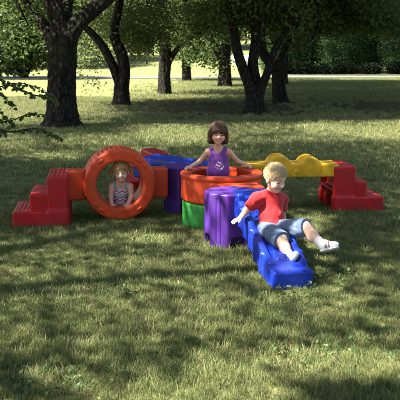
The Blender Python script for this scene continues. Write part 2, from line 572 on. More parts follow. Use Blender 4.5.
# ------------------------------------------------------------------ trees
def tube(g, pts, rad, sides=16, step=0.12, bark=0.06, seed=0):
    pts = np.asarray(pts, float); rad = np.asarray(rad, float)
    # Catmull-Rom resample
    P = [pts[0]*2 - pts[1], *pts, pts[-1]*2 - pts[-2]]
    C, Rr = [], []
    for i in range(1, len(P)-2):
        L = np.linalg.norm(P[i+1] - P[i]); n = max(2, int(L / step))
        for t in np.linspace(0, 1, n, endpoint=(i == len(P)-3)):
            C.append(0.5*((2*P[i]) + (-P[i-1]+P[i+1])*t + (2*P[i-1]-5*P[i]+4*P[i+1]-P[i+2])*t*t + (-P[i-1]+3*P[i]-3*P[i+1]+P[i+2])*t**3))
            Rr.append(rad[i-1] + (rad[i]-rad[i-1])*t)
    C = np.array(C); Rr = np.array(Rr)
    T = np.gradient(C, axis=0); T /= np.linalg.norm(T, axis=1)[:, None]
    V = []
    a = np.linspace(0, 2*np.pi, sides, endpoint=False)
    r_ = np.random.default_rng(seed)
    lobes = r_.uniform(0, 6.28, 4)
    for c, t, r in zip(C, T, Rr):
        u = unit(np.cross(t, (0.13, 1, 0.05))); v = np.cross(t, u)
        k = 1 + bark*(np.sin(3*a+lobes[0]+c[2]*0.9) + 0.7*np.sin(5*a+lobes[1]-c[2]*1.7) + 0.6*np.sin(9*a+lobes[2]+c[2]*3)) + bark*0.8*r_.uniform(-1, 1, sides)
        V.append(c + (np.cos(a)*k*r)[:, None]*u + (np.sin(a)*k*r)[:, None]*v)
    V = np.array(V).reshape(-1, 3)
    n = len(C); F = []
    for i in range(n-1):
        for j in range(sides):
            F.append((i*sides+j, i*sides+(j+1) % sides, (i+1)*sides+(j+1) % sides, (i+1)*sides+j))
    g.add(V, F)
    return C[-1]

def leaves(C, n_per, spread, size, rng, droop=0.25):
    """leaf quads around cluster centres"""
    N = len(C) * n_per
    ctr = np.repeat(C, n_per, 0) + rng.normal(size=(N, 3)) * spread * np.array([1, 1, 0.7])
    nrm = rng.normal(size=(N, 3)) * 0.75 + np.array([0, 0, 0.75]); nrm /= np.linalg.norm(nrm, axis=1)[:, None]
    d = rng.normal(size=(N, 3)); d -= (d*nrm).sum(1)[:, None]*nrm; d /= np.linalg.norm(d, axis=1)[:, None]
    d[:, 2] -= droop; d /= np.linalg.norm(d, axis=1)[:, None]
    s = np.cross(nrm, d); s /= np.maximum(np.linalg.norm(s, axis=1), 1e-6)[:, None]
    L = size * rng.uniform(0.65, 1.3, N)[:, None]
    W = L * 0.36
    b = ctr - d*L*0.5; t = ctr + d*L*0.5; up = nrm*L*0.10
    V = np.stack([b, ctr + s*W + up - d*L*0.06, t, ctr - s*W + up - d*L*0.06], 1).reshape(-1, 3)
    F = np.arange(N*4).reshape(-1, 4)
    return V, F

def blob_points(rng, c, r, n, shell=0.35):
    u = rng.normal(size=(n, 3)); u /= np.linalg.norm(u, axis=1)[:, None]
    q = rng.uniform(shell**3, 1, n)**(1/3)
    return np.asarray(c) + u * q[:, None] * np.asarray(r)

LEAF_MID = leaf_mat('leaf_mid_green', (0.034, 0.058, 0.018), (0.075, 0.105, 0.036), 0.42, (0.12, 0.165, 0.04))
LEAF_DARK = leaf_mat('leaf_dark_green', (0.034, 0.056, 0.019), (0.070, 0.100, 0.035), 0.42, (0.115, 0.165, 0.040))
LEAF_LIGHT = leaf_mat('leaf_light_green', (0.048, 0.072, 0.024), (0.10, 0.13, 0.05), 0.45, (0.17, 0.21, 0.06))
LEAF_HEDGE = leaf_mat('leaf_hedge', (0.055, 0.105, 0.042), (0.080, 0.135, 0.058), 0.38, (0.10, 0.17, 0.06), 0.03)

TREES = 0
def tree(name, base, limbs, blobs, label, leaf=LEAF_MID, size=0.13, n_per=22, spread=0.28, group='trees on the lawn',
         tau=None, flare=1.5, seed=1, cat='tree'):
    """limbs: list of (points, radii); blobs: list of (centre, radii, clusters)"""
    rng = np.random.default_rng(seed)
    base = np.asarray(base, float)
    root = empty(name, base); tag(root, label, cat, group)
    g = Geo()
    for i, (pts, rad) in enumerate(limbs):
        pts = np.asarray(pts, float) - base
        tube(g, pts, rad, 40 if max(rad) > 0.2 else 14, 0.07 if max(rad) > .2 else 0.15, 0.055, seed*13+i)
    # twigs reaching into every blob
    C_all = []
    for c, r, n in blobs:
        if tau and n >= 300 and tau < 4: n = int(max(n, 3.1*math.pi*r[0]*r[1]/(n_per*size*size*0.216)))     # a full crown
        C = blob_points(rng, np.asarray(c, float), r, n)
        C_all.append(C)
        ends = [np.asarray(p[-1], float) for p, _ in limbs]
        e = min(ends, key=lambda q: np.linalg.norm(q - np.asarray(c)))
        for k in range(3 if n >= 80 else 0):
            q = np.asarray(c) + rng.normal(size=3)*np.asarray(r)*0.35
            mid = (e + q)/2 + rng.normal(size=3)*0.25
            tube(g, [e - base, mid - base, q - base], [0.07, 0.045, 0.015], 6, 0.3, 0.03, seed+k)
    g.build('trunk', M_BARK, root, True)
    C = np.concatenate(C_all)
    V, F = leaves(C, n_per, spread, size, rng)
    if tau:
        kp = keep_for_light(V.reshape(-1, 4, 3).mean(1), tau)
        V = V.reshape(-1, 4, 3)[kp].reshape(-1, 3); F = np.arange(len(V)).reshape(-1, 4)
    mesh_obj('crown', V - base, F, leaf, root, False)
    return root

def flare(p, r):
    """widening trunk foot"""
    return r

# tree 1: the big trunk at the left
Y1 = 16.44
b1 = at(62, 127, Y1); b1[2] = -0.05
px1 = lambda x, y, dy=0: at(x, y, Y1 + dy)
tree('big_tree', b1,
     [([b1, px1(62, 121), px1(61.5, 105), px1(61, 80), px1(61.5, 55), px1(62, 38), px1(59, 24), px1(54, 6), px1(46, -20), px1(34, -60)],
       [0.60, 0.41, 0.335, 0.31, 0.305, 0.31, 0.21, 0.185, 0.16, 0.10]),
      ([px1(64, 48), px1(71, 32), px1(80, 21), px1(96, 8), px1(112, -6), px1(134, -34)], [0.24, 0.21, 0.18, 0.165, 0.15, 0.08]),
      ([px1(61, 60), px1(52, 44, .3), px1(44, 24, .6), px1(30, 6, 1), px1(8, -14, 1.4)], [0.17, 0.13, 0.10, 0.08, 0.05]),
      ([px1(63, 34), px1(66, 12, .5), px1(70, -30, 1.2)], [0.2, 0.15, 0.1])],
     [((-4.6, 16.2, 5.4), (3.0, 3.0, 2.2), 420), ((-1.8, 17.4, 5.6), (2.8, 3.0, 2.2), 420), ((-3.2, 16.0, 7.8), (3.2, 3.2, 2.0), 420), ((-4.4, 19.2, 6.6), (3.6, 3.2, 2.2), 420), ((-0.6, 19.6, 6.4), (3.4, 3.0, 2.0), 420),
      (at(15, 22, 17.5), (1.3, 1.4, 0.55), 95), (at(35, 8, 17.8), (1.2, 1.2, 0.35), 60), (at(8, 45, 18.5), (0.9, 1.0, 0.4), 40)],
     'big dark-trunked tree at the left with a thick limb forking right', LEAF_MID, 0.11, 24, 0.26, tau=3.0, seed=11)

Y2 = 24.6
b2 = at(122, 105, Y2); b2[2] = -0.05
p2 = lambda x, y, dy=0: at(x, y, Y2 + dy)
tree('forked_tree', b2,
     [([b2, p2(122, 99), p2(122, 86), p2(124, 72), p2(122, 56), p2(116, 42), p2(114, 30), p2(118, 10), p2(122, -12), p2(126, -50)],
       [0.34, 0.285, 0.25, 0.20, 0.19, 0.17, 0.15, 0.14, 0.12, 0.06]),
      ([p2(121, 88), p2(115, 72), p2(107, 54), p2(97, 39), p2(88, 30), p2(76, 20), p2(60, 4)], [0.17, 0.155, 0.14, 0.13, 0.12, 0.10, 0.06])],
     [((-2.6, 25, 6.4), (3.2, 3.2, 2.4), 420), ((-0.4, 25.5, 5.2), (2.2, 2.4, 1.3), 240), ((-4.6, 22.6, 6.6), (3.2, 3.0, 2.0), 420),
      (at(147, 22, 25.5), (1.0, 1.2, 0.85), 120), (at(102, 20, 26), (0.9, 1.1, 0.6), 60), (at(84, 52, 26), (0.45, 0.7, 0.7), 26), (at(90, 78, 25.4), (0.28, 0.5, 0.45), 10), (at(131, 40, 25.0), (0.6, 0.7, 0.6), 40), (at(142, 47, 26.0), (0.6, 0.7, 0.4), 30), (at(110, 50, 27.0), (0.6, 0.7, 0.45), 24)],
     'slim tree behind the ring tunnel, trunk forking low into two curved limbs', LEAF_LIGHT, 0.11, 22, 0.22, tau=3.0, seed=12)

Y3 = 31.7
b3 = at(164, 95, Y3); b3[2] = -0.05
p3 = lambda x, y, dy=0: at(x, y, Y3 + dy)
tree('lawn_tree', b3,
     [([b3, p3(164, 90), p3(164, 75), p3(165, 58), p3(165, 40), p3(163, 18), p3(161, -10), p3(158, -60)], [0.36, 0.29, 0.26, 0.26, 0.24, 0.22, 0.2, 0.1]),
      ([p3(166, 72), p3(171, 58), p3(180, 46), p3(192, 37), p3(205, 31), p3(222, 22)], [0.13, 0.125, 0.115, 0.10, 0.085, 0.05])],
     [((-1.4, 32, 6.8), (4.0, 4.0, 2.6), 520), (at(176, 25, 31.0), (1.5, 1.6, 0.75), 130), (at(205, 18, 31.5), (1.3, 1.4, 0.7), 90), (at(188, 52, 31.0), (0.6, 0.8, 0.35), 14)],
     'straight tree in mid lawn with one low branch arching right', LEAF_MID, 0.14, 22, 0.28, tau=3.0, seed=13)

Y4 = 53.0
b4 = at(187, 81, Y4); b4[2] = -0.05
p4 = lambda x, y, dy=0: at(x, y, Y4 + dy)
tree('lawn_tree', b4,
     [([b4, p4(187, 78), p4(186.5, 64), p4(186, 45), p4(186, 20), p4(184, -20)], [0.42, 0.33, 0.30, 0.28, 0.25, 0.15])],
     [((-1.2, 53.5, 8.5), (5.5, 5, 3.6), 420), (at(190, 44, 53), (2.6, 2.0, 0.8), 140), (at(205, 52, 54), (1.8, 1.6, 0.7), 70)],
     'thin straight trunk farthest down the lawn beside the road', LEAF_LIGHT, 0.22, 20, 0.42, seed=14)

Y5 = 41.2
b5 = at(225, 87, Y5); b5[2] = -0.05
p5 = lambda x, y, dy=0: at(x, y, Y5 + dy)
tree('lawn_tree', b5,
     [([b5, p5(225, 83), p5(225, 70), p5(225, 56), p5(226.5, 40), p5(227, 15), p5(228, -30)], [0.48, 0.38, 0.34, 0.30, 0.26, 0.22, 0.12]),
      ([p5(224, 64), p5(218, 52), p5(212, 41), p5(208, 28), p5(202, 5)], [0.22, 0.20, 0.18, 0.15, 0.08])],
     [((1.6, 41.5, 8.0), (5.0, 4.6, 3.2), 460), ((1.6, 36.2, 8.0), (4.8, 4.2, 2.6), 460), (at(213, 30, 41), (2.4, 2.2, 0.75), 120), (at(205, 54, 42), (1.6, 1.2, 0.55), 60), (at(217, 66, 41), (0.5, 0.6, 0.4), 10)],
     'dark tree left of the many-stemmed one, trunk splitting in a V', LEAF_MID, 0.17, 22, 0.34, tau=3.0, seed=15)

Y6 = 20.86
b6 = at(255, 114, Y6); b6[2] = -0.05
p6 = lambda x, y, dy=0: at(x, y, Y6 + dy)
tree('many_stemmed_tree', b6,
     [([b6, p6(255, 107), p6(254, 97), p6(249, 84), p6(243, 68), p6(237, 48), p6(233, 22), p6(228, -10), p6(220, -50)], [0.44, 0.30, 0.25, 0.155, 0.145, 0.135, 0.125, 0.11, 0.06]),
      ([p6(255, 108, .1), p6(256, 88, .1), p6(253, 64, .1), p6(256, 34, .1), p6(254, -10, .1), p6(262, -60)], [0.26, 0.17, 0.145, 0.14, 0.12, 0.08]),
      ([p6(256, 104), p6(260, 90), p6(266, 76), p6(271, 62), p6(276, 48), p6(284, 34), p6(298, 14)], [0.19, 0.135, 0.12, 0.11, 0.10, 0.08, 0.05])],
     [((1.4, 21.3, 5.8), (3.2, 3.2, 2.2), 460), ((0.6, 24.6, 6.6), (3.5, 3.3, 2.0), 420), ((4.0, 22.5, 5.6), (3.4, 3.4, 2.0), 420), (at(240, 12, 21.4), (1.0, 1.2, 0.42), 80), (at(275, 14, 21.6), (1.0, 1.2, 0.5), 95), (at(222, 20, 22), (0.6, 0.9, 0.35), 34)],
     'many-stemmed dark tree behind the smiling girl and yellow bridge', LEAF_DARK, 0.12, 24, 0.26, tau=3.0, seed=16)

Y7 = 25.8
b7 = at(281, 104, Y7); b7[2] = -0.05
p7 = lambda x, y, dy=0: at(x, y, Y7 + dy)
tree('leaning_tree', b7,
     [([b7, p7(280, 98), p7(278.5, 84), p7(276.5, 71), p7(268, 61), p7(262, 50), p7(261, 28), p7(263, -5), p7(266, -50)], [0.36, 0.26, 0.23, 0.21, 0.17, 0.155, 0.14, 0.12, 0.07]),
      ([p7(277, 76), p7(280, 60), p7(287, 44), p7(300, 26), p7(325, 4)], [0.15, 0.12, 0.10, 0.08, 0.05])],
     [((4.0, 26.5, 6.4), (3.8, 3.8, 2.4), 460), ((4.6, 31.5, 7.4), (4.4, 4.0, 2.4), 460), ((1.8, 28.8, 7.2), (4.2, 3.6, 2.2), 420), (at(300, 18, 26.5), (1.4, 1.5, 0.6), 130), (at(325, 10, 27), (2.2, 1.6, 0.85), 260), (at(375, 8, 28), (2.0, 1.6, 0.9), 260), (at(400, 20, 29), (1.2, 1.4, 0.7), 110), (at(287, 42, 26), (0.7, 0.8, 0.35), 30)],
     'leaning tree just right of the many-stemmed one, bare trunk bent left', LEAF_DARK, 0.13, 24, 0.28, tau=3.0, seed=17)

# trees beside and behind the photographer, whose crowns shade the play area
def shade_tree(x, y, h, r, label, seed, n=1500, leaf=LEAF_MID, size=0.10, dens=1.0):
    n = int(3.4*dens*math.pi*r*r*1.1/(8*size*size*0.216))
    b = np.array([x, y, -0.05])
    rr = np.random.default_rng(seed)
    limbs = [([b, b+(0, 0, .5), b+(0.05, 0, 1.8), b+(0.12, 0.1, h*0.42), b+(0.05, 0.2, h*0.55)], [0.5, 0.36, 0.3, 0.2, 0.06])]
    for k in range(6):
        a = k*1.05 + rr.uniform(-.3, .3); q = np.array([math.cos(a), math.sin(a), 0])
        limbs.append(([b+(0.08, 0, 2.4+0.2*k), b+q*r*0.35+(0, 0, 3.6+.2*k), b+q*r*0.8+(0, 0, h*0.62+.2*k)], [0.13, 0.08, 0.03]))
    return tree('shade_tree', b, limbs, [((x, y, h*0.80), (r, r, h*0.30), n)], label, leaf, size, 8, 0.55, tau=4.2, seed=seed,
         group='trees around the play area')
shade_tree(-5.6, 3.2, 8.5, 6.2, 'broad tree shading the play set from the left of the photographer', 31, 3600)
LEFT_TREE = shade_tree(-7.0, 10.4, 8.5, 6.0, 'broad tree at the left edge whose drooping leafy branch reaches into view', 32, 3200)
shade_tree(-2.6, -3.6, 8.0, 5.0, 'broad tree behind the photographer', 33, 2600)
shade_tree(2.3, -2.0, 9.0, 4.0, 'tall tree behind the photographer on the right', 34, 1200)
shade_tree(9.4, 19.0, 8.5, 5.0, 'broad tree at the right edge of the lawn', 35, 1900, LEAF_DARK, 0.20)
shade_tree(10.6, 32.0, 10.0, 6.2, 'tall tree farther back at the right edge of the lawn', 36, 1700, LEAF_DARK, 0.20)
shade_tree(8.45, 75.2, 17.0, 9.5, 'tall tree added in front of the evergreens to shade them', 37, 1300, LEAF_DARK, 0.20, 0.3)  # added as a shade caster for the evergreens, crown above the view
shade_tree(22.0, 76.0, 17.0, 9.5, 'unseen tall tree added at the far right to shade the evergreens', 38, 1300, LEAF_DARK, 0.20, 0.3)  # second added caster, out of view, keeps sun off the evergreens

shade_tree(5.06, 45.0, 11.0, 6.5, 'tall tree added behind the leaning trunk to shade the lawn', 39, 1700, LEAF_DARK, 0.20)  # added for its shade on the far lawn, trunk kept hidden
shade_tree(15.6, 47.0, 12.0, 7.5, 'unseen tall tree added off the right edge to shade the lawn', 40, 1900, LEAF_DARK, 0.20)  # added out of view so its crown darkens the right-hand lawn

# drooping maple twig at the left edge, nearer than the big trunk
def maple_leaf(g, c, d, n, L):
    d = unit(d); n = unit(n - (n@d)*d); s = np.cross(n, d)
    prof = [(0, 0), (0.26, 0.0), (0.42, 0.20), (0.35, 0.36), (0.46, 0.56), (0.28, 0.64), (0.17, 0.80), (0, 1.0)]
    L2 = [(-a, b) for a, b in prof[1:-1]]
    pr = [c + (s*a + d*b + n*abs(a)*0.25)*L for a, b in prof]
    pl = [c + (s*a + d*b + n*abs(a)*0.25)*L for a, b in L2]
    V = pr + pl          # 0..7 right, 8..13 left
    F = []
    midl = c + d*L*0.5
    V.append(midl); mi = len(V)-1
    seqR = list(range(8)); seqL = [0] + list(range(8, 14)) + [7]
    for i in range(7): F.append((mi, seqR[i], seqR[i+1], seqR[i+1]))
    for i in range(7): F.append((mi, seqL[i+1], seqL[i], seqL[i]))
    g.V.append(np.array(V)); g.F.append([[x + g.n for x in f[:3]] for f in F]); g.n += len(V)
tb = np.array(LEFT_TREE.location)
gs, gl = Geo(), Geo()
rr = np.random.default_rng(5)
for path in ([(-22, 88), (-8, 90), (8, 84), (26, 84), (44, 92), (58, 101)], [(8, 84), (24, 92), (40, 96), (50, 94)], [(-10, 128), (14, 132), (34, 128), (52, 134), (60, 140)], [(-20, 98), (-4, 108), (8, 122), (14, 128)], [(-22, 104), (0, 122), (18, 118), (32, 113), (46, 116)],
             [(-20, 62), (-6, 68), (10, 72), (24, 74)], [(-20, 70), (-6, 78), (8, 84)], [(-14, 40), (0, 52), (10, 66)], [(-20, 118), (-6, 130), (4, 136)], [(-8, 90), (6, 98), (14, 110)]):
    Yb = 8.4 + rr.uniform(-.5, .5)
    pts = [at(x, y, Yb + 0.1*i) - tb for i, (x, y) in enumerate(path)]
    tube(gs, pts, np.linspace(0.009, 0.003, len(pts)), 6, 0.08, 0.0, 3)
    for i in range(len(pts)-1):
        for t in rr.uniform(0, 1, 17):
            q = pts[i]*(1-t) + pts[i+1]*t
            d = unit(np.array([rr.normal()*0.8 + 0.5, rr.normal()*0.6, -0.35 + rr.normal()*0.3]))
            maple_leaf(gl, q + d*0.015, d, rr.normal(size=3)*0.5 + np.array([0, -0.45, 0.6]), rr.uniform(0.030, 0.064))
knot = at(-24, 88, 8.4) - tb
tube(gs, [np.array([0.02, 0, 2.6]), np.array([1.5, -0.6, 2.5]), np.array([3.2, -1.6, 1.75]), knot], [0.10, 0.06, 0.03, 0.012], 8, 0.2, 0.03, 4)
for q in ((-22, 98), (-22, 104), (-20, 62), (-20, 70), (-14, 40), (-20, 118), (-10, 128)):
    e_ = at(*q, 8.4) - tb
    tube(gs, [np.array([3.2, -1.6, 1.75]), (np.array([3.2, -1.6, 1.75]) + e_)/2 + (0, 0, .06), e_], [0.02, 0.012, 0.008], 6, 0.2, 0.0, 5)
br = gs.build('branch', M_BARK, LEFT_TREE, True)
mesh_obj('foliage', np.concatenate(gl.V), np.concatenate([np.array(f) for f in gl.F]), LEAF_MID, br, False)

# background trees: beyond the road on the hill
BG = [  # px, py base, Y, width m, height m, low foliage height, leaf, label
    (-8, 66, 62, 8, 9, 0.6, LEAF_DARK, 'dark bushy tree at the far left beside the road'),
    (24, 77, 60, 7, 8, 1.2, LEAF_MID, 'small many-stemmed tree with pale stems at the far left'),
    (60, 60, 98, 13, 13, 1.5, LEAF_LIGHT, 'sunlit tree on the hill behind the big trunk'),
    (98, 58, 108, 13, 14, 2.2, LEAF_LIGHT, 'sunlit tree on the hill seen through the forked tree'),
    (136, 50, 132, 14, 13, 1.2, LEAF_LIGHT, 'pale tree on the hill right of the forked tree'),
    (172, 49, 128, 14, 15, 1.8, LEAF_MID, 'green tree on the hill behind the straight lawn tree'),
    (206, 49, 130, 14, 14, 2.4, LEAF_LIGHT, 'pale tree on the hill left of the white building'),
    (236, 47, 136, 13, 15, 3.5, LEAF_MID, 'green tree on the hill behind the white building'),
    (262, 50, 124, 12, 14, 4.0, LEAF_MID, 'green tree on the hill between the many-stemmed tree and the hedge'),
    (30, 54, 118, 16, 15, 0.8, LEAF_MID, 'broad tree on the hill at the far left'),
    (118, 46, 150, 18, 16, 1.5, LEAF_MID, 'broad tree at the top of the hill'),
    (-70, 58, 90, 15, 13, 1.0, LEAF_MID, 'round tree on the hill left of the photograph'),
    (-130, 56, 96, 17, 15, 1.0, LEAF_LIGHT, 'wide tree on the hill far left of the photograph'),
    (-200, 58, 92, 15, 13, 1.0, LEAF_MID, 'round tree on the hill farthest left'),
    (190, 44, 158, 18, 17, 1.5, LEAF_DARK, 'dark broad tree at the top of the hill'),
]
for i, (px, py, Y, w, hgt, low, leaf, label) in enumerate(BG):
    b = at(px, py, Y); b[2] = float(ground_z(np.array(b[0]), np.array(float(Y)))) - 0.1
    x, y, z = b
    limbs = [([b, b+(0, 0, 1.0), b+(0.1, 0, hgt*0.4), b+(0, 0, hgt*0.75)], [0.4, 0.3, 0.24, 0.1])]
    if 'many-stemmed' in label and 'pale stems' in label:
        limbs = [([b+(0, 0, 0), b+(dx*0.4, 0, 0.8), b+(dx, 0.2, 2.2), b+(dx*1.5, 0, hgt*0.6)], [0.16, 0.12, 0.1, 0.05]) for dx in (-1.3, -0.5, 0.4, 1.2)]
    mid = (low + hgt)/2
    tree('hillside_tree' if i > 1 else 'roadside_tree', b, limbs, [((x, y, z + mid), (w/2, w/2, (hgt-low)/2), 520), ((x - w*.2, y - w*.25, z + low + (hgt-low)*.28), (w*.32, w*.25, (hgt-low)*.26), 170),
         ((x + w*.25, y - w*.2, z + low + (hgt-low)*.25), (w*.3, w*.25, (hgt-low)*.22), 150)],
         label, leaf, 0.30, 30, 0.6, seed=60+i, group='trees beyond the road')

# evergreen bank at the right, behind the road
for i in range(9):
    Yh = 84 + (i % 3)*1.6
    x = 8.6 + i*2.35
    hh = 10.5 + (i*37 % 5)*0.45
    z0 = float(ground_z(np.array(x), np.array(Yh))) - .1
    b = np.array([x, Yh, z0])
    place = ['leftmost', 'second from the left', 'third from the left', 'fourth from the left', 'middle', 'fourth from the right', 'third from the right', 'second from the right', 'rightmost'][i]
    tree('evergreen_tree', b, [([b, b+(0, 0, .6), b+(0.05, 0, hh*.5), b+(0, 0, hh*.9)], [0.22, 0.16, 0.12, 0.04])],
         [((x, Yh, z0 + hh*.30), (2.0, 1.8, hh*.32), 430), ((x, Yh, z0 + hh*.66), (1.8, 1.6, hh*.32), 340)],
         'blue-green evergreen in the bank behind the road, ' + place + ' of nine', LEAF_HEDGE, 0.16, 60, 0.45, group='evergreens in the bank', seed=90+i)
low_m = leaf_mat('leaf_low_shrub', (0.008, 0.013, 0.007), (0.016, 0.022, 0.012), 0.2, (0.02, 0.035, 0.012), 0.06)
for i in range(8):
    x = 8.8 + i*2.45; Yh = 79.4 + 0.17*(x - 8) * 0.5
    s = empty('low_shrub', (x, Yh, 0)); tag(s, 'low dark shrub at the foot of the evergreens, ' + ['first', 'second', 'third', 'fourth', 'fifth', 'sixth', 'seventh', 'eighth'][i] + ' from the left', 'shrub', 'low shrubs along the road')
    rng = np.random.default_rng(200+i)
    q_ = rng.uniform(.6, 1.15); C = blob_points(rng, (rng.normal()*.4, 0, .45*q_), (1.3*q_, 0.8, 0.7*q_), 120); C[:, 2] = np.abs(C[:, 2])
    V, F = leaves(C, 18, 0.2, 0.22, rng); V[:, 2] = np.maximum(V[:, 2], 0.0); mesh_obj('foliage', V, F, low_m, s, False)
    g = Geo()
    for k in range(4): tube(g, [(0.1*k-.15, 0, -.05), (0.25*k-.4, 0.05, .4), (0.4*k-.6, 0, .8)], [.04, .03, .01], 6, .3, .02, k)
    g.build('stem', M_BARK, s, True)

# white building far off on the hill
wb = at(245, 60, 100); wz = float(ground_z(np.array(wb[0]), np.array(100.)))
hb = empty('white_building', (wb[0], 100, wz)); tag(hb, 'small white building on the hill glimpsed between dark stems', 'building')
M_WHITE = cloth('white_paint', (0.78, 0.77, 0.74), (0.70, 0.69, 0.66), 3, 0.7)
g = Geo(); g.box((-1.6, -1.2, -0.3), (1.6, 1.2, 0.55)); g.build('wall', M_WHITE, hb)
g = Geo(); g.add([(-1.8, -1.4, .5), (1.8, -1.4, .5), (1.8, 1.4, .5), (-1.8, 1.4, .5), (-1.8, 0, 1.25), (1.8, 0, 1.25)], [(0, 1, 5, 4), (2, 3, 4, 5), (0, 4, 3, 3), (1, 2, 5, 5), (0, 3, 2, 1)])
g2 = [f if len(set(f)) == 4 else f for f in g.F[0].tolist()]
me = bpy.data.meshes.new('roof'); me.from_pydata([tuple(v) for v in g.V[0]], [], [tuple(dict.fromkeys(f)) for f in g2]); me.materials.append(M_WHITE)
ro = bpy.data.objects.new('roof', me); COL.objects.link(ro); ro.parent = hb

# ------------------------------------------------------------------ grass
def make_tuft(name, nb, rad, hmin, hmax, w, seed):
    rng = np.random.default_rng(seed); V, F = [], []
    for i in range(nb):
        a = rng.uniform(0, 6.28); rr_ = rad*math.sqrt(rng.uniform()); bx, by = rr_*math.cos(a), rr_*math.sin(a)
        h = rng.uniform(hmin, hmax); ba = rng.uniform(0, 6.28); lean = rng.uniform(0.1, 0.9)*h
        dx, dy = math.cos(ba), math.sin(ba); sa = rng.uniform(0, 6.28); sx, sy = math.cos(sa)*w/2, math.sin(sa)*w/2
        n = len(V)
        m = 0.55
        V += [(bx-sx, by-sy, -0.012), (bx+sx, by+sy, -0.012),
              (bx+dx*lean*.32+sx*.8, by+dy*lean*.32+sy*.8, h*m), (bx+dx*lean*.32-sx*.8, by+dy*lean*.32-sy*.8, h*m),
              (bx+dx*lean+sx*.15, by+dy*lean+sy*.15, h*.97), (bx+dx*lean-sx*.15, by+dy*lean-sy*.15, h*.97)]
        F += [(n, n+1, n+2, n+3), (n+3, n+2, n+4, n+5)]
    me = bpy.data.meshes.new(name); me.from_pydata(V, [], F); me.materials.append(M_GRASS)
    return bpy.data.objects.new(name, me)

def grass_field(name, P, S, tufts, label):
    rng = np.random.default_rng(len(P))
    me = bpy.data.meshes.new(name); me.vertices.add(len(P)); me.vertices.foreach_set('co', np.asarray(P, np.float32).ravel())
    a = me.attributes.new('rot', 'FLOAT_VECTOR', 'POINT')
    rot = np.stack([rng.normal(0, .12, len(P)), rng.normal(0, .12, len(P)), rng.uniform(0, 6.28, len(P))], 1)
    a.data.foreach_set('vector', rot.astype(np.float32).ravel())
    a = me.attributes.new('siz', 'FLOAT', 'POINT'); a.data.foreach_set('value', np.asarray(S, np.float32))
    me.materials.append(M_GRASS)
    o = bpy.data.objects.new(name, me); COL.objects.link(o)
    ng = bpy.data.node_groups.new(name, 'GeometryNodeTree')
    ng.interface.new_socket('Geometry', in_out='INPUT', socket_type='NodeSocketGeometry')
    ng.interface.new_socket('Geometry', in_out='OUTPUT', socket_type='NodeSocketGeometry')
    N, L = ng.nodes, ng.links
    gi, go = N.new('NodeGroupInput'), N.new('NodeGroupOutput')
    join = N.new('GeometryNodeJoinGeometry')
    for t in tufts:
        oi = N.new('GeometryNodeObjectInfo'); oi.inputs['Object'].default_value = t; oi.inputs['As Instance'].default_value = True
        L.new(oi.outputs['Geometry'], join.inputs[0])
    ip = N.new('GeometryNodeInstanceOnPoints'); ip.inputs['Pick Instance'].default_value = True
    rv = N.new('FunctionNodeRandomValue'); rv.data_type = 'INT'
    rv.inputs[4].default_value = 0; rv.inputs[5].default_value = len(tufts)-1
    L.new(rv.outputs[2], ip.inputs['Instance Index'])
    na = N.new('GeometryNodeInputNamedAttribute'); na.data_type = 'FLOAT_VECTOR'; na.inputs[0].default_value = 'rot'
    nb = N.new('GeometryNodeInputNamedAttribute'); nb.data_type = 'FLOAT'; nb.inputs[0].default_value = 'siz'
    L.new(gi.outputs[0], ip.inputs['Points']); L.new(join.outputs[0], ip.inputs['Instance'])
    L.new(na.outputs[0], ip.inputs['Rotation']); L.new(nb.outputs[0], ip.inputs['Scale'])
    L.new(ip.outputs[0], go.inputs[0])
    md = o.modifiers.new('grass', 'NODES'); md.node_group = ng
    tag(o, label, 'grass', None, 'stuff')
    return o

def trapezoid(rng, n, y0, y1, k, pad):
    Y = np.sqrt(rng.uniform(y0**2, y1**2, n)); X = rng.uniform(-1, 1, n)*(Y*k + pad)
    return X, Y
rng = np.random.default_rng(77)
tufts = [make_tuft('grass_tuft', 34, 0.05, 0.018, 0.050, 0.0031, 300+i) for i in range(6)] + [make_tuft('grass_tuft', 16, 0.05, 0.03, 0.078, 0.0028, 320+i) for i in range(2)]
X, Y = trapezoid(rng, 50000, 2.6, 8.5, 0.36, 1.2)
S = 0.75 + 0.4*np.clip(noise3(np.stack([X, Y, X*0], 1), 2.6, 5), -1, 1) + rng.uniform(-.15, .25, len(X))
grass_field('grass', np.stack([X, Y, X*0], 1), np.maximum(S, .4), tufts, 'uneven lawn grass around the play set')
tufts2 = [make_tuft('grass_tuft', 30, 0.10, 0.025, 0.07, 0.007, 340+i) for i in range(4)]
X, Y = trapezoid(rng, 46000, 8.5, 30, 0.37, 2.0)
kb = np.minimum(((X-0.6)/5.4)**2 + ((Y-23.5)/6.6)**2, ((X-7.5)/7.0)**2 + ((Y-23.5)/7.2)**2) > rng.uniform(0.1, 1.4, len(X))
X, Y = X[kb], Y[kb]
S = 0.85 + 0.35*np.clip(noise3(np.stack([X, Y, X*0], 1), 1.6, 6), -1, 1) + rng.uniform(-.2, .3, len(X))
grass_field('grass', np.stack([X, Y, X*0], 1), np.maximum(S, .4), tufts2, 'lawn grass under and beyond the trees')

X, Y = trapezoid(rng, 34000, 29, 62, 0.42, 2)
kb = X > -1.5 + rng.normal(0, 1.6, len(X)) + 0.07*(Y-30)
X, Y = X[kb], Y[kb]
S = 1.5 + 0.5*np.clip(noise3(np.stack([X, Y, X*0], 1), 0.8, 8), -1, 1) + rng.uniform(-.3, .4, len(X))
grass_field('grass', np.stack([X, Y, X*0], 1), np.maximum(S, .6), tufts2, 'lawn grass stretching back to the pavement')

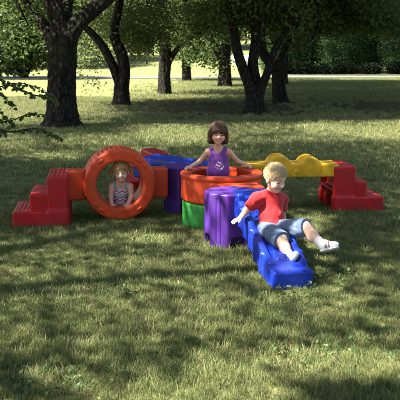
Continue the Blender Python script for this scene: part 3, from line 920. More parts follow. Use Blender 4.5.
# clover and broad-leaved weeds in loose patches
cx_, cy_ = trapezoid(rng, 16, 2.9, 7.5, 0.27, 0.2)
CC = []
for a, b in zip(cx_, cy_):
    k_ = rng.integers(18, 60); CC.append(np.stack([a + rng.normal(0, .16, k_), b + rng.normal(0, .13, k_), rng.uniform(.012, .04, k_)], 1))
V, F = leaves(np.concatenate(CC), 4, 0.012, 0.026, rng, 0.0)
V[:, 2] = np.maximum(V[:, 2], .004)
tag(mesh_obj('clover', V, F, leaf_mat('clover_leaf', (0.055, 0.10, 0.03), (0.10, 0.155, 0.055), .3, (0.08, 0.13, 0.035)), None, False), 'small clover leaves scattered in patches through the grass', 'clover', None, 'stuff')

# fallen leaves and litter
X, Y = trapezoid(rng, 160, 3, 14, 0.28, 0.3)
X2 = rng.normal(1.4, 2.0, 900); Y2_ = rng.normal(22, 3.2, 900)
C = np.stack([np.r_[X, X2], np.r_[Y, Y2_], np.full(1060, 0.03)], 1)
V, F = leaves(C, 1, 0.006, 0.045, rng, 0.0)
M_DRY = leaf_mat('leaf_dry', (0.07, 0.045, 0.025), (0.20, 0.15, 0.09), 0.15, (0.2, 0.13, 0.06))
tag(mesh_obj('fallen_leaves', V, F, M_DRY, None, False), 'dry leaves and litter scattered over the lawn', 'fallen leaves', None, 'stuff')

# ------------------------------------------------------------------ play set
PHI = R(11)
def rotm(a): return np.array([[math.cos(a), -math.sin(a), 0], [math.sin(a), math.cos(a), 0], [0, 0, 1]])

def stairs(loc, rz, widths, depth, mirror, label):
    """local x runs from the lowest step up to the column (mirror: the other way), y goes back"""
    w0, w1, w2 = widths
    W = w0 + w1 + w2
    root = empty('red_stairs', loc, rz); tag(root, label, 'play stairs', 'red toy stairs')
    mx = (lambda x: W - x) if mirror else (lambda x: x)
    def bx(x0, x1, y0, y1, z0, z1, r=0.017):
        a, b = sorted((mx(x0), mx(x1)))
        return f_box(((a+b)/2, (y0+y1)/2, (z0+z1)/2), ((b-a)/2, (y1-y0)/2, (z1-z0)/2), r)
    s = Solid(0.006)
    s.add(bx(0, W, 0, depth, -0.02, 0.155), 0, 0)
    s.add(bx(w0+w1, W, 0, depth, -0.02, 0.465), 0.035, 0)
    # recessed inner face with a cross bar
    s.cut(bx(W-0.05, W+0.08, 0.07, depth/2-0.02, 0.02, 0.20, 0.018), 0.012)
    s.cut(bx(W-0.05, W+0.08, depth/2+0.02, depth-0.07, 0.02, 0.20, 0.018), 0.012)
    s.cut(bx(W-0.05, W+0.08, 0.07, depth-0.07, 0.235, 0.36, 0.018), 0.012)
    for x0, x1, z in ((0.035, w0-0.012, 0.155), (w0+w1+0.035, W-0.035, 0.465)):
        for k in range(3):
            xx = x0 + (x1-x0)*(k+.5)/3
            a = mx(xx)
            s.add(f_cone((a, 0.06, z-0.001), (a, depth-0.06, z-0.001), 0.005, 0.005), 0.006)
    s.build('tier_block', M_RED, root)
    s = Solid(0.006)
    s.add(bx(w0, w0+w1+0.03, 0.028, depth-0.028, 0.12, 0.31))
    s.build('middle_step', M_RED, root)
    return root
stairs((-1.69, 6.33, 0), PHI*0.7, (0.155, 0.16, 0.185), 0.56, False, 'red three-step stairs at the left end beside the ring tunnel')
stairs((1.33, 7.03, 0), R(7), (0.17, 0.13, 0.22), 0.52, True, 'red three-step stairs at the right end of the yellow bridge')
stairs((-0.84, 8.05, -0.01), R(20), (0.155, 0.16, 0.2), 0.5, False, 'red stairs half hidden behind the ring tunnel at the end of the blue bridge')

# orange ring tunnel with its side panels
rt = empty('ring_tunnel', (-0.752, 6.69, 0), PHI); tag(rt, 'upright orange ring tunnel with side panels, a girl inside', 'play tunnel')
RO, RI, RD = 0.340, 0.222, 0.36
s = Solid(0.005)
c0 = (0, RD/2, RO)
s.add(f_ring(c0, (0, 1, 0), RI, RO, RD/2, 0.026))
for k in range(44):                                     # teeth round the outer wall
    a = k*2*math.pi/44; q = np.array([math.cos(a)*(RO+0.001), 0, RO + math.sin(a)*(RO+0.001)])
    s.cut(f_cone(q+(0, .07, 0), q+(0, RD-.07, 0), 0.009, 0.009), 0.008)
for a in (38, 52, 218, 232, 128, 308):                  # small bosses on the front face
    a = R(a); rr_ = (RO+RI)/2 + 0.012
    t = np.array([-math.sin(a), 0, math.cos(a)])*0.016; q = np.array([math.cos(a)*rr_, 0.0, RO+math.sin(a)*rr_])
    s.add(f_cone(q-t, q+t, 0.010, 0.010), 0.006)
s.build('ring', M_ORANGE, rt)
for x0, x1 in ((-0.50, -0.315), (0.315, 0.47)):
    s = Solid(0.006)
    s.add(f_box(((x0+x1)/2, 0.17, 0.335), ((x1-x0)/2, 0.085, 0.145), 0.02))
    s.build('side_panel', M_ORANGE, rt)

# purple corner posts
def hub(loc, rz, label):
    root = empty('purple_post', loc, rz); tag(root, label, 'play post', 'purple corner posts')
    hw, ch, top = 0.195, 0.105, 0.466
    pts = [(-hw+ch, -hw), (hw-ch, -hw), (hw, -hw+ch), (hw, hw-ch), (hw-ch, hw), (-hw+ch, hw), (-hw, hw-ch), (-hw, -hw+ch)]
    s = Solid(0.005)
    s.add(f_poly(pts, -0.02, top, 0.018))
    for i in range(8):                                  # vertical grooves on the slanted faces
        if i % 2 == 0: continue
        p0, p1 = np.array(pts[i]), np.array(pts[(i+1) % 8])
        for t in (0.36, 0.62):
            q = p0*(1-t) + p1*t
            s.cut(f_cone((*q, -0.1), (*q, top-0.045), 0.0065, 0.0065), 0.006)
    for a in range(4):                                  # arched openings at the foot
        M = rotm(a*math.pi/2); c = M @ np.array([0, -hw, 0.03])
        s.cut(f_box(c, (0.058, 0.07, 0.085) if a % 2 == 0 else (0.07, 0.058, 0.085), 0.03), 0.008)
    s.add(f_box((0, 0, 0.10), (0.09, 0.09, 0.12), 0.02))
    s.build('post_body', M_PURPLE, root)
    return root
hub((0.245, 5.735, 0), R(17), 'purple post in front, supporting the top of the blue slide')
hub((-0.165, 7.16, 0), R(11), 'purple post in back between ring tunnel and orange barrel')

# barrel: green base ring and orange ring on top
BC = (0.197, 6.54)
def barrel(name, mat, R0, R1, z0, z1, lip, label, cat):
    root = empty(name, (*BC, z0)); tag(root, label, cat)
    h = z1 - z0
    s = Solid(0.005)
    s.add(f_ring((0, 0, h/2), (0, 0, 1), R0, R1, h/2, 0.028))
    if lip: s.add(f_ring((0, 0, h-0.022), (0, 0, 1), R0, R1+0.008, 0.022, 0.02), 0.01)
    n = 12
    for k in range(n*3):
        if k % 6 >= 3: continue
        a = R(195) + k*2*math.pi/(n*3)
        q = np.array([math.cos(a)*(R1-0.002), math.sin(a)*(R1-0.002), 0])
        s.add(f_cone(q+(0, 0, 0.05), q+(0, 0, h-0.075), 0.011, 0.011), 0.012)
    s.build('wall', mat, root)
    return root
g_o = barrel('green_ring', M_GREEN, 0.27, 0.362, -0.01, 0.243, False, 'green ring on the grass under the orange one', 'play ring')
barrel('orange_ring', M_ORANGE, 0.285, 0.372, 0.243, 0.497, True, 'flat orange ring on top of the green one, a girl standing in it', 'play ring')

# orange slab between barrel and slide top
ob = empty('orange_platform', (0.33, 5.99, 0), R(12)); tag(ob, 'low orange slab between the barrel and the slide top', 'play platform')
s = Solid(0.006); s.add(f_box((0.03, 0.06, 0.335), (0.185, 0.125, 0.118), 0.02)); s.build('slab', M_ORANGE, ob)
s = Solid(0.006); s.add(f_box((0.03, 0.06, 0.10), (0.15, 0.095, 0.12), 0.02)); s.build('foot', M_ORANGE, ob)

# blue slide
d_ = unit((0.21, -1.0)); r_ = np.array([-d_[1], d_[0]])
slide_rz = math.atan2(d_[1], d_[0]) + math.pi/2           # local -y runs down the slide, +x to its right
SL = 1.14
sd = empty('blue_slide', (0.393, 5.735, 0), slide_rz); tag(sd, 'small blue slide with scalloped sides, boy sliding down it', 'slide')
def bed(s_): return np.interp(s_, [0, 0.10, 0.16, 0.94, 1.01, 1.3], [0.425, 0.425, 0.41, 0.135, 0.118, 0.118])
s = Solid(0.005)
def f_bed(x0, x1, top, thick, r, s0=0.0, s1=SL):
    def f(P):
        S_ = -P[..., 1]
        zb = bed(S_)
        bot = np.maximum(zb - thick, -0.02)
        qx = np.abs(P[..., 0] - (x0+x1)/2) - ((x1-x0)/2 - r)
        qy = np.abs(S_ - (s0+s1)/2) - ((s1-s0)/2 - r)
        zt = zb + top
        qz = (np.abs(P[..., 2] - (zt+bot)/2) - (zt-bot)/2)*0.94 + r
        q = np.stack([qx, qy, qz], -1)
        return np.sqrt((np.maximum(q, 0)**2).sum(-1)) + np.minimum(q.max(-1), 0) - r
    return f, np.array([x0, -s1, -0.03]), np.array([x1, -s0, 0.425+top])
s.add(f_bed(-0.14, 0.14, 0.0, 0.14, 0.018))
s.add(f_bed(-0.142, -0.092, 0.034, 0.14, 0.016, 0.0, 1.02), 0.02)
s.add(f_bed(0.092, 0.142, 0.034, 0.14, 0.016, 0.0, 1.02), 0.02)
for xr in (-0.036, 0.036):
    s.add(f_bed(xr-0.011, xr+0.011, 0.010, 0.05, 0.008, 0.1, 0.93), 0.012)
for k in range(6):                                      # scallops down both sides
    sc = 0.15 + k*0.142
    for sx in (-1, 1):
        z = bed(sc)
        s.add(f_cone((sx*0.136, -sc, z-0.115), (sx*0.136, -sc-0.012, z+0.005), 0.028, 0.024), 0.010)
s.build('slide_bed', M_BLUE, sd)
s = Solid(0.005)                                        # hooked top end over the post
s.add(f_box((0, -0.108, 0.398), (0.150, 0.108, 0.080), 0.020)); s.cut(f_box((0, -0.20, 0.50), (0.095, 0.045, 0.05), 0.02), 0.015)
s.build('top_hook', M_BLUE, sd)

# yellow bridge with two humps
yb = empty('yellow_bridge', (0.46, 6.99, 0), R(4)); tag(yb, 'yellow bridge beam with two round humps', 'play bridge')
s = Solid(0.006)
s.add(f_box((0.45, 0.15, 0.425), (0.47, 0.15, 0.068), 0.02))
for xc, rr_ in ((0.335, 0.118), (0.640, 0.105)):
    def f_half(xc=xc, rr_=rr_):
        def f(P):
            rad = np.sqrt((P[..., 0]-xc)**2 + (P[..., 2]-0.455)**2)
            q0 = rad - (rr_ - 0.018); q1 = np.abs(P[..., 1]-0.15) - (0.15 - 0.018 + 0.004)
            return np.sqrt(np.maximum(q0, 0)**2 + np.maximum(q1, 0)**2) + np.minimum(np.maximum(q0, q1), 0) - 0.018
        return f, np.array([xc-rr_, -0.01, 0.36]), np.array([xc+rr_, 0.31, 0.455+rr_])
    s.add(f_half(), 0.015)
s.cut(f_box((0.45, 0.15, 0.30), (0.6, 0.4, 0.062), 0.002), 0.004)
s.build('beam', M_YELLOW, yb)
for xc, zc, rr_ in ((0.640, 0.445, 0.042), (0.50, 0.42, 0.030), (0.335, 0.445, 0.045)):
    s = Solid(0.004); s.add(f_ell((xc, 0.002, zc), (rr_, 0.012, rr_))); s.build('boss', M_YELLOW, yb)

# blue bridge behind
a_b = math.atan2(-0.62, 0.62)
bb = empty('blue_bridge', (-0.60, 7.96, -0.012), a_b); tag(bb, 'blue bridge beam between the back post and half-hidden red stairs', 'play bridge')
s = Solid(0.006)
s.add(f_box((0.42, 0.0, 0.35), (0.46, 0.16, 0.11), 0.02)); s.add(f_box((0.42, -0.135, 0.44), (0.44, 0.028, 0.04), 0.02), 0.012); s.add(f_box((0.42, 0.135, 0.44), (0.44, 0.028, 0.04), 0.02), 0.012)
for k in range(5): s.add(f_cone((0.08+k*0.17, -0.1, 0.462), (0.08+k*0.17, 0.1, 0.462), 0.012, 0.012), 0.012)
s.build('beam', M_BLUE, bb)

# ------------------------------------------------------------------ children
M_EYEW = flat_mat('eye_white', (0.75, 0.73, 0.70), 0.25)
M_IRIS_B = flat_mat('iris_dark', (0.03, 0.025, 0.02), 0.15)
M_LIP = flat_mat('lip', (0.48, 0.19, 0.16), 0.45)
M_TEETH = flat_mat('teeth', (0.80, 0.77, 0.70), 0.3)
M_MOUTH = flat_mat('mouth_dark', (0.10, 0.02, 0.02), 0.6)

def basis(fwd, up):
    f = unit(fwd); r = unit(np.cross(f, up)); u = np.cross(r, f)
    return np.stack([r, f, u], 1)          # columns: right(x), forward(y), up(z)

# body material slots: 0 skin, 1 eye white, 2 iris, 3 lip, 4 teeth, 5 brow
def head(s, c, M, k=1.0, brow=True, smile=1.0):
    P = lambda x, y, z: np.asarray(c) + M @ (np.array([x, y, z])*k)
    e = lambda p, r: f_ell(P(*p), np.array(r)*k, M)
    s.add(e((0, -.012, .032), (.070, .084, .076)), 0.02)
    s.add(e((0, .020, -.026), (.054, .054, .060)), 0.03*k)
    for x in (-1, 1):
        s.add(e((x*.0315, .042, -.031), (.024, .025, .024)), 0.018*k)
        s.add(e((x*.071, -.006, -.010), (.010, .017, .025)), 0.006*k)
    s.add(e((0, .050, -.072), (.020, .017, .015)), 0.022*k)
    for x in (-1, 1):
        s.cut(e((x*.030, .082, .001), (.018, .016, .010)), 0.012*k)
    s.add(f_cone(P(0, .071, .006), P(0, .083, -.018), .006*k, .0095*k), 0.010*k)
    for x in (-1, 1):
        s.add(e((x*.010, .078, -.021), (.007, .007, .006)), 0.005*k)
    for x in (-1, 1):
        s.add(e((x*.030, .0520, .0), (.0125, .0125, .0115)), 0, 1)
        s.add(e((x*.030, .0600, -.0002), (.0066, .0060, .0066)), 0, 2)
        lid = [(x*.0185, .0640, .0012), (x*.0255, .0662, .0070), (x*.0345, .0640, .0070), (x*.0425, .0585, .0012)]
        for a, b in zip(lid[:-1], lid[1:]):
            s.add(f_cone(P(*a), P(*b), .0030*k, .0030*k), 0.002*k, 0)
            s.add(f_cone(P(a[0], a[1]+.0022, a[2]-.0016), P(b[0], b[1]+.0022, b[2]-.0016), .0013*k, .0013*k), 0, 5)
        s.add(f_cone(P(x*.021, .0635, -.0082), P(x*.040, .0585, -.0080), .0038*k, .0038*k), 0.003*k, 0)
        if brow: s.add(f_cone(P(x*.016, .0705, .0195), P(x*.042, .0612, .0205), .0018*k, .0012*k), 0.002*k, 5)
    s.add(e((0, .0660, -.0455), (.0180, .0070, .0055)), 0.001*k, 4)
    up = [(-.0240, .0640, -.0375), (-.0125, .0705, -.0408), (0, .0722, -.0413), (.0125, .0705, -.0408), (.0240, .0640, -.0375)]
    lo = [(-.0240, .0640, -.0375), (-.0130, .0700, -.0480), (0, .0715, -.0515), (.0130, .0700, -.0480), (.0240, .0640, -.0375)]
    for q, r0 in ((up, .0024), (lo, .0030)):
        for a, b in zip(q[:-1], q[1:]): s.add(f_cone(P(*a), P(*b), r0*k, r0*k), 0.0015*k, 3)
    return P

def hand(s, wrist, d, n, thumb_dir, curl=0.35, k=1.0):
    """d: pointing of the fingers, n: back of the hand, thumb_dir: side the thumb leaves from"""
    d = unit(d); n = unit(np.asarray(n) - (np.asarray(n)@d)*d); t = unit(np.cross(d, n)); t = t if t @ np.asarray(thumb_dir) > 0 else -t
    w = np.asarray(wrist, float)
    M = np.stack([t, d, n], 1)
    s.add(f_ell(w + d*0.024*k, np.array([.024, .032, .0115])*k, M), 0.012)
    for i, (o, L) in enumerate(((.0175, .030), (.006, .034), (-.0055, .031), (-.016, .025))):
        b0 = w + d*0.042*k + t*o*k
        sp = t*o*0.25
        b1 = b0 + unit(d + sp*6 - n*curl*0.5)*L*0.5*k; b2 = b1 + unit(d*0.9 + sp*4 - n*curl*1.6)*L*0.55*k
        s.add(f_cone(b0 - d*0.010*k, b1, .0066*k, .0060*k), 0.003); s.add(f_cone(b1, b2, .0060*k, .0048*k), 0.003)
    b0 = w + d*0.014*k + t*0.018*k; b1 = b0 + unit(t*0.9 + d*0.7)*0.020*k; b2 = b1 + unit(d*0.95 + t*0.35 - n*curl*0.5)*0.018*k
    s.add(f_cone(b0, b1, .0085*k, .0072*k), 0.006); s.add(f_cone(b1, b2, .0070*k, .0055*k), 0.003)

def limb(s, pts, rad, kk=0.015, mat=0):
    for i in range(len(pts)-1): s.add(f_cone(pts[i], pts[i+1], rad[i], rad[i+1]), kk, mat)

def strand_disp(amp, freq, seed, c, M):
    def f(P):
        q = (P - c) @ M
        a = np.arctan2(q[:, 0], q[:, 1]); el = np.arctan2(q[:, 2], np.hypot(q[:, 0], q[:, 1]))
        w = 0.6*np.sin(el*5 + seed) + 0.35*np.sin(a*3 + el*9)
        return amp*(np.sin(a*freq + w*3) + 0.6*np.sin(a*freq*2.3 + w*5 + 1.0) + 0.5*np.sin(q[:, 0]*freq*9 + w*2))*0.6 * np.clip(0.4 + np.hypot(q[:, 0], q[:, 1])*14, 0, 1)
    return f

def person(label, loc):
    o = empty('person', loc); tag(o, label, 'person'); return o

def add_strands(o, c, M, n, steps, step, width, seed, mode='down'):
    """fine locks laid over the hair's surface, in the same mesh"""
    from mathutils.kdtree import KDTree
    me = o.data; nv = len(me.vertices)
    V = np.empty(nv*3, np.float32); me.vertices.foreach_get('co', V); V = V.reshape(-1, 3).astype(float)
    Nn = np.empty(nv*3, np.float32); me.vertices.foreach_get('normal', Nn); Nn = Nn.reshape(-1, 3).astype(float)
    kd = KDTree(nv)
    for i, v in enumerate(V): kd.insert(v, i)
    kd.balance()
    rng = np.random.default_rng(seed)
    crown = np.asarray(c) + M @ np.array([0.004, -0.045, 0.10])
    q_loc = (V - c) @ M
    outer = np.nonzero(((V - c) * Nn).sum(1) > 0.02)[0]
    VV, FF = [], []
    for sidx in rng.choice(outer, n):
        p = V[sidx].copy(); nn = Nn[sidx]; lift = rng.uniform(0.0003, 0.0040) if rng.uniform() < .85 else rng.uniform(.004, .009); pts = []
        jit = M @ (rng.normal(size=3)*0.28)
        for k in range(steps):
            pts.append((p + nn*(lift + 0.0012*k/steps), nn))
            away = unit(p - crown)
            d = away*0.8 - M[:, 2]*(0.55 if mode == 'down' else 0.1) + jit + (M[:, 1]*0.5 if mode == 'short' else 0)
            d = unit(d - (d@nn)*nn)
            p2 = p + d*step
            co, ix, ds = kd.find(p2)
            if ds > step*0.9:
                if mode == 'down': 
                    jx = rng.normal(size=3)*.0016
                    for e_ in range(rng.integers(1, 5)): pts.append((p2 - M[:, 2]*0.006*(e_+1) + nn*0.0012*e_ + jx*e_, nn))
                break
            nn = unit(0.5*nn + 0.5*Nn[ix]); p = p2*0.35 + V[ix]*0.65
        if len(pts) < 3: continue
        b = len(VV); m = len(pts)
        for k, (q, nq) in enumerate(pts):
            t = unit(pts[min(k+1, m-1)][0] - pts[max(k-1, 0)][0]); sd = np.cross(t, nq)
            w = width*(0.35 + math.sin(math.pi*min(1, (k+0.4)/(m-0.2))))*0.6
            VV += [q - sd*w, q + nq*w*0.7, q + sd*w]
        for k in range(m-1):
            for a in (0, 1): FF.append((b+3*k+a, b+3*k+a+1, b+3*k+a+4, b+3*k+a+3))
    F0 = np.empty(len(me.loops), np.int32); me.loops.foreach_get('vertex_index', F0); F0 = F0.reshape(-1, 4)
    V2 = np.concatenate([V, np.array(VV)]); F2 = np.concatenate([F0, np.array(FF) + nv])
    name, mat, par = o.name, me.materials[0], o.parent
    bpy.data.objects.remove(o); bpy.data.meshes.remove(me)
    return mesh_obj('hair', V2, F2, mat, par)

def rel(o):
    L = np.array(o.location)
    return lambda x, y, Y: at(x, y, Y) - L

# ---- boy on the slide
boy = person('blond toddler boy in red T-shirt and denim shorts sliding down, legs apart', (0.50, 5.17, 0.0))
W = rel(boy)
SK_B = skin('skin_boy', (0.70, 0.46, 0.35))
pel = W(271.5, 227.5, 5.20); belly = W(272, 215, 5.235); chest = W(271, 203, 5.26); nk = W(273, 192.5, 5.27)
shR, shL = W(257, 198.5, 5.215), W(282.5, 199.5, 5.335)
hc = W(275.6, 179.0, 5.225)
fb = unit((0.62, -0.80, -0.36)); HM = basis(fb, unit((0.13, -0.10, 1.0)))
hipR, hipL = W(266.5, 230.5, 5.16), W(279, 229.5, 5.19)
knR, anR = W(280.5, 239.5, 4.985), W(289.5, 256, 4.895)
knL, anL = W(304.5, 227.5, 5.02), W(321, 243.5, 4.95)
elR, wrR = W(246.5, 210.5, 5.255), W(240, 218.5, 5.21)
elL, wrL = W(281.5, 213, 5.44), W(284, 221, 5.40)
s = Solid(0.003)
Mt = basis(unit((0.3, -1, 0)), unit(nk - pel))
s.add(f_ell(pel, (.088, .075, .075), Mt)); s.add(f_ell(belly, (.085, .072, .085), Mt), .04); s.add(f_ell(chest, (.088, .066, .085), Mt), .04)
limb(s, [shR, nk, shL], [.036, .040, .036], .03)
limb(s, [nk - Mt[:, 2]*0.01, hc - HM[:, 2]*0.055 - HM[:, 1]*0.01], [.037, .034], .02)
head(s, hc, HM, 1.0)
limb(s, [shR, elR, wrR], [.034, .027, .019], .015); limb(s, [shL, elL, wrL], [.034, .027, .019], .015)
hand(s, wrR, unit(W(232, 222, 5.17) - wrR), (0.2, 0.0, 1), (0.3, -1, 0), 0.35)
hand(s, wrL, (0.2, -0.4, -0.5), (0.8, 0.2, 0.6), (0, -1, 0), 0.5)
limb(s, [hipR, knR, anR], [.066, .046, .029], .02); limb(s, [hipL, knL, anL], [.066, .046, .029], .02)
s.add(f_ell(knR*0.45 + anR*0.55 + np.array([0, .004, -.004]), (.036, .036, .048)), .02); s.add(f_ell(knL*0.5 + anL*0.5 + np.array([-.004, .004, -.006]), (.036, .036, .045)), .02)
M_BROW_B = flat_mat('brow_fair', (0.38, 0.24, 0.13), 0.7)
s.build('body', [SK_B, M_EYEW, M_IRIS_B, M_LIP, M_TEETH, M_BROW_B], boy)
# hair
def hairP(c, M, k=1.0): return lambda x, y, z: np.asarray(c) + M @ (np.array([x, y, z])*k)
HP = hairP(hc, HM)
s = Solid(0.003)
s.add(f_ell(HP(0, -.016, .036), (.0765, .088, .082), HM))
s.cut(f_ell(HP(0, .080, -.028), (.090, .070, .082), HM), .010)
s.cut(f_box(HP(0, 0.01, -.110), (.12, .12, .075), .02, HM), .012)
for x in (-1, 1): s.cut(f_ell(HP(x*.080, .002, -.018), (.022, .026, .030), HM), .008)
add_strands(s.build('hair', hair_mat('blond_hair', (0.56, 0.40, 0.22)), boy, strand_disp(.0012, 34, 1.0, hc, HM)), hc, HM, 3600, 5, .0042, .0010, 1, 'short')
# T-shirt
SH = cloth('red_cotton', (0.48, 0.008, 0.012), (0.38, 0.006, 0.010), 14)
def folds(amp, s1, seed): return lambda P: amp*(0.55 - 1.5*np.abs(noise3(P, s1*0.8, seed)) + 0.35*noise3(P, s1*2.1, seed+1))
s = Solid(0.0035)
s.add(f_ell(belly - Mt[:, 2]*0.012, (.098, .088, .090), Mt)); s.add(f_ell(pel + Mt[:, 2]*.012, (.102, .094, .066), Mt), .03); s.add(f_ell(chest, (.095, .078, .092), Mt), .04)
limb(s, [shR, nk - Mt[:, 2]*.015, shL], [.045, .052, .045], .03)
limb(s, [shR, shR*0.35 + elR*0.65], [.042, .046], .035); limb(s, [shL, shL*0.35 + elL*0.65], [.040, .043], .02)
s.cut(f_cone(nk + Mt[:, 2]*.022 + Mt[:, 1]*.006, nk + Mt[:, 2]*.08 + Mt[:, 1]*.01, .038, .050), .006)
s.add(f_ring(nk + Mt[:, 2]*.017 + Mt[:, 1]*.005, unit(Mt[:, 2] + .25*Mt[:, 1]), .037, .047, .006, .004), .003)
dd = unit(elR - shR); s.cut(f_box(shR*0.32 + elR*0.68 + dd*0.05, (.07, .07, .05), .002, basis(np.cross(dd, (0, 1, 0.2)), dd)), .003)
dd = unit(elL - shL); s.cut(f_box(shL*0.32 + elL*0.68 + dd*0.05, (.07, .07, .05), .002, basis(np.cross(dd, (0, 1, 0.2)), dd)), .003)
s.cut(f_box(pel - Mt[:, 2]*.083, (.2, .2, .060), .004, Mt), .006)
s.build('t_shirt', SH, boy, folds(.0020, 58, 4))
# denim shorts
JN = cloth('denim', (0.060, 0.098, 0.18), (0.11, 0.15, 0.235), 40)
s = Solid(0.0035)
s.add(f_ell(pel - Mt[:, 2]*.008, (.093, .084, .078), Mt))
for hp, kn, an in ((hipR, knR, anR), (hipL, knL, anL)):
    dd = unit(kn - hp); e_ = kn + dd*0.012
    limb(s, [hp, e_], [.074, .067], .025)
    s.cut(f_box(e_ + dd*0.085, (.13, .13, .075), .002, basis(np.cross(dd, (0, 1, 0.2)), dd)), .004)
s.build('shorts', JN, boy, folds(.0030, 52, 9))
# socks and trainers
SOCK = cloth('white_cotton', (0.66, 0.65, 0.63), (0.55, 0.54, 0.53), 40)
SHOE_W = flat_mat('white_leather', (0.62, 0.62, 0.63), 0.4); SOLE = flat_mat('dark_sole', (0.03, 0.03, 0.035), 0.7); STRIPE = flat_mat('grey_red_trim', (0.26, 0.10, 0.11), 0.5)
SHOE_G = flat_mat('pale_sole', (0.62, 0.62, 0.63), 0.7)
def shoe(parent, ankle, shin, toe_dir, sole_n, sole_mat, k=1.0):
    sh = unit(shin); d = unit(toe_dir); n = unit(np.asarray(sole_n) - (np.asarray(sole_n)@d)*d); M = np.stack([np.cross(d, -n), d, -n], 1)   # z up off the sole
    s = Solid(0.003)
    s.add(f_cone(ankle - sh*0.045, ankle + sh*0.012, .034, .034))
    s.build('sock', SOCK, parent)
    hl = ankle + sh*0.022
    s = Solid(0.003)
    s.add(f_ell(hl + d*0.006 + M[:, 2]*0.002, (.034, .043, .042), M)); s.add(f_ell(hl + d*0.055 - M[:, 2]*0.014, (.035, .056, .030), M), .03)
    s.cut(f_box(hl - M[:, 2]*0.072, (.1, .2, .04), .003, M), .003)
    up = s.build('shoe', SHOE_W, parent)
    s = Solid(0.003)
    s.add(f_ell(hl - M[:, 2]*0.036 + d*0.004, (.031, .039, .009), M)); s.add(f_ell(hl - M[:, 2]*0.036 + d*0.058, (.032, .049, .009), M), .03)
    s.cut(f_box(hl - M[:, 2]*0.066, (.1, .2, .02), .002, M), .002)
    s.build('sole', sole_mat, up)
    s = Solid(0.003)
    for q in (0.022, 0.044):
        s.add(f_ring(hl + d*q - M[:, 2]*0.012, d, .0275, .0385, .006, .003), .003)
    s.cut(f_box(hl - M[:, 2]*0.075, (.1, .2, .046), .002, M), .002)
    s.build('strap', STRIPE if sole_mat is SHOE_G else SHOE_W, up)
shoe(boy, anR, anR - knR, (0.15, -0.75, 0.60), (0.85, -0.40, -0.30), SOLE)
shoe(boy, anL, anL - knL, (0.92, -0.24, 0.30), (0.30, -0.50, -0.85), SHOE_G)

# ---- girl standing in the barrel
gl_ = person('smiling girl with brown bob in purple tank top standing in the orange ring', (0.172, 6.64, 0.0))
W = rel(gl_)
SK_G = skin('skin_girl', (0.68, 0.42, 0.30))
hc = W(218.3, 134.0, 6.60); HM = basis((0.10, -1, -0.12), (0.05, 0, 1))
nk = W(218, 148, 6.655); chest = W(218, 157, 6.66); belly = W(218, 172, 6.66); pel = W(218, 184, 6.665)
shA, shB = W(208.2, 151.5, 6.66), W(228.6, 151.8, 6.66)
elA, wrA = W(200.5, 161, 6.70), W(191.5, 166.3, 6.66)
elB, wrB = W(236.5, 160.5, 6.74), W(244.8, 164.2, 6.76)
s = Solid(0.003)
Mt = basis((0.05, -1, 0), (0, 0, 1))
s.add(f_ell(pel, (.092, .072, .085), Mt)); s.add(f_ell(belly, (.082, .066, .09), Mt), .04); s.add(f_ell(chest, (.084, .060, .08), Mt), .04)
limb(s, [shA, nk, shB], [.030, .030, .030], .03)
limb(s, [nk, hc - HM[:, 2]*.06], [.030, .029], .02)
head(s, hc, HM, 0.98)
limb(s, [shA, elA, wrA], [.029, .024, .017], .012); limb(s, [shB, elB, wrB], [.029, .024, .017], .012)
hand(s, wrA, unit(W(184.5, 168.2, 6.62) - wrA), (0.1, -.1, 1), (0.5, -1, 0), 0.5); hand(s, wrB, unit(W(252, 166.3, 6.72) - wrB), (-0.1, -.1, 1), (-0.5, -1, 0), 0.5)
for x in (-.045, .045):
    limb(s, [pel + (x, 0, -.03), pel + (x, -.01, -.20), np.array([pel[0]+x, 0, .05])], [.06, .045, .030], .03)
    limb(s, [np.array([pel[0]+x, 0.01, .03]), np.array([pel[0]+x, -0.09, .022])], [.028, .022], .02)
s.build('body', [SK_G, M_EYEW, M_IRIS_B, M_LIP, M_TEETH, flat_mat('brow_brown', (0.10, 0.06, 0.04), .7)], gl_)
HP = hairP(hc, HM)
s = Solid(0.003)
s.add(f_ell(HP(0, -.016, .034), (.0775, .090, .081), HM))
for x in (-1, 1):
    s.add(f_cone(HP(x*.066, -.006, .010), HP(x*.074, .004, -.062), .020, .017), .03)
    s.add(f_cone(HP(x*.045, -.055, .0), HP(x*.055, -.048, -.07), .036, .028), .03)
s.add(f_cone(HP(0, -.065, 0), HP(0, -.06, -.07), .045, .036), .03)
s.cut(f_ell(HP(.004, .085, -.036), (.060, .068, .082), HM), .008)
s.add(f_cone(HP(-.040, .060, .044), HP(-.010, .074, .040), .012, .009), .010); s.add(f_cone(HP(.042, .056, .044), HP(.008, .072, .050), .012, .008), .010)
add_strands(s.build('hair', hair_mat('brown_hair', (0.12, 0.066, 0.038)), gl_, strand_disp(.0016, 30, 2.0, hc, HM)), hc, HM, 3000, 11, .008, .0011, 2)
TK = cloth('purple_cotton', (0.17, 0.045, 0.30), (0.13, 0.032, 0.24), 14)
PRW, PRP = flat_mat('print_white', (0.75, 0.70, 0.80), .8), flat_mat('print_pink', (0.75, 0.25, 0.50), .8)
s = Solid(0.003)
s.add(f_ell(chest + (0, 0, -.005), (.095, .071, .088), Mt)); s.add(f_ell(belly + (0, 0, .01), (.108, .082, .12), Mt), .05); s.add(f_ell(pel, (.112, .088, .07), Mt), .04)
s.cut(f_ell(nk + (0, -.05, -.004), (.036, .06, .040)), .008)
s.cut(f_cone(nk + (0, 0, .000), nk + (0, 0, .1), .036, .05), .006)
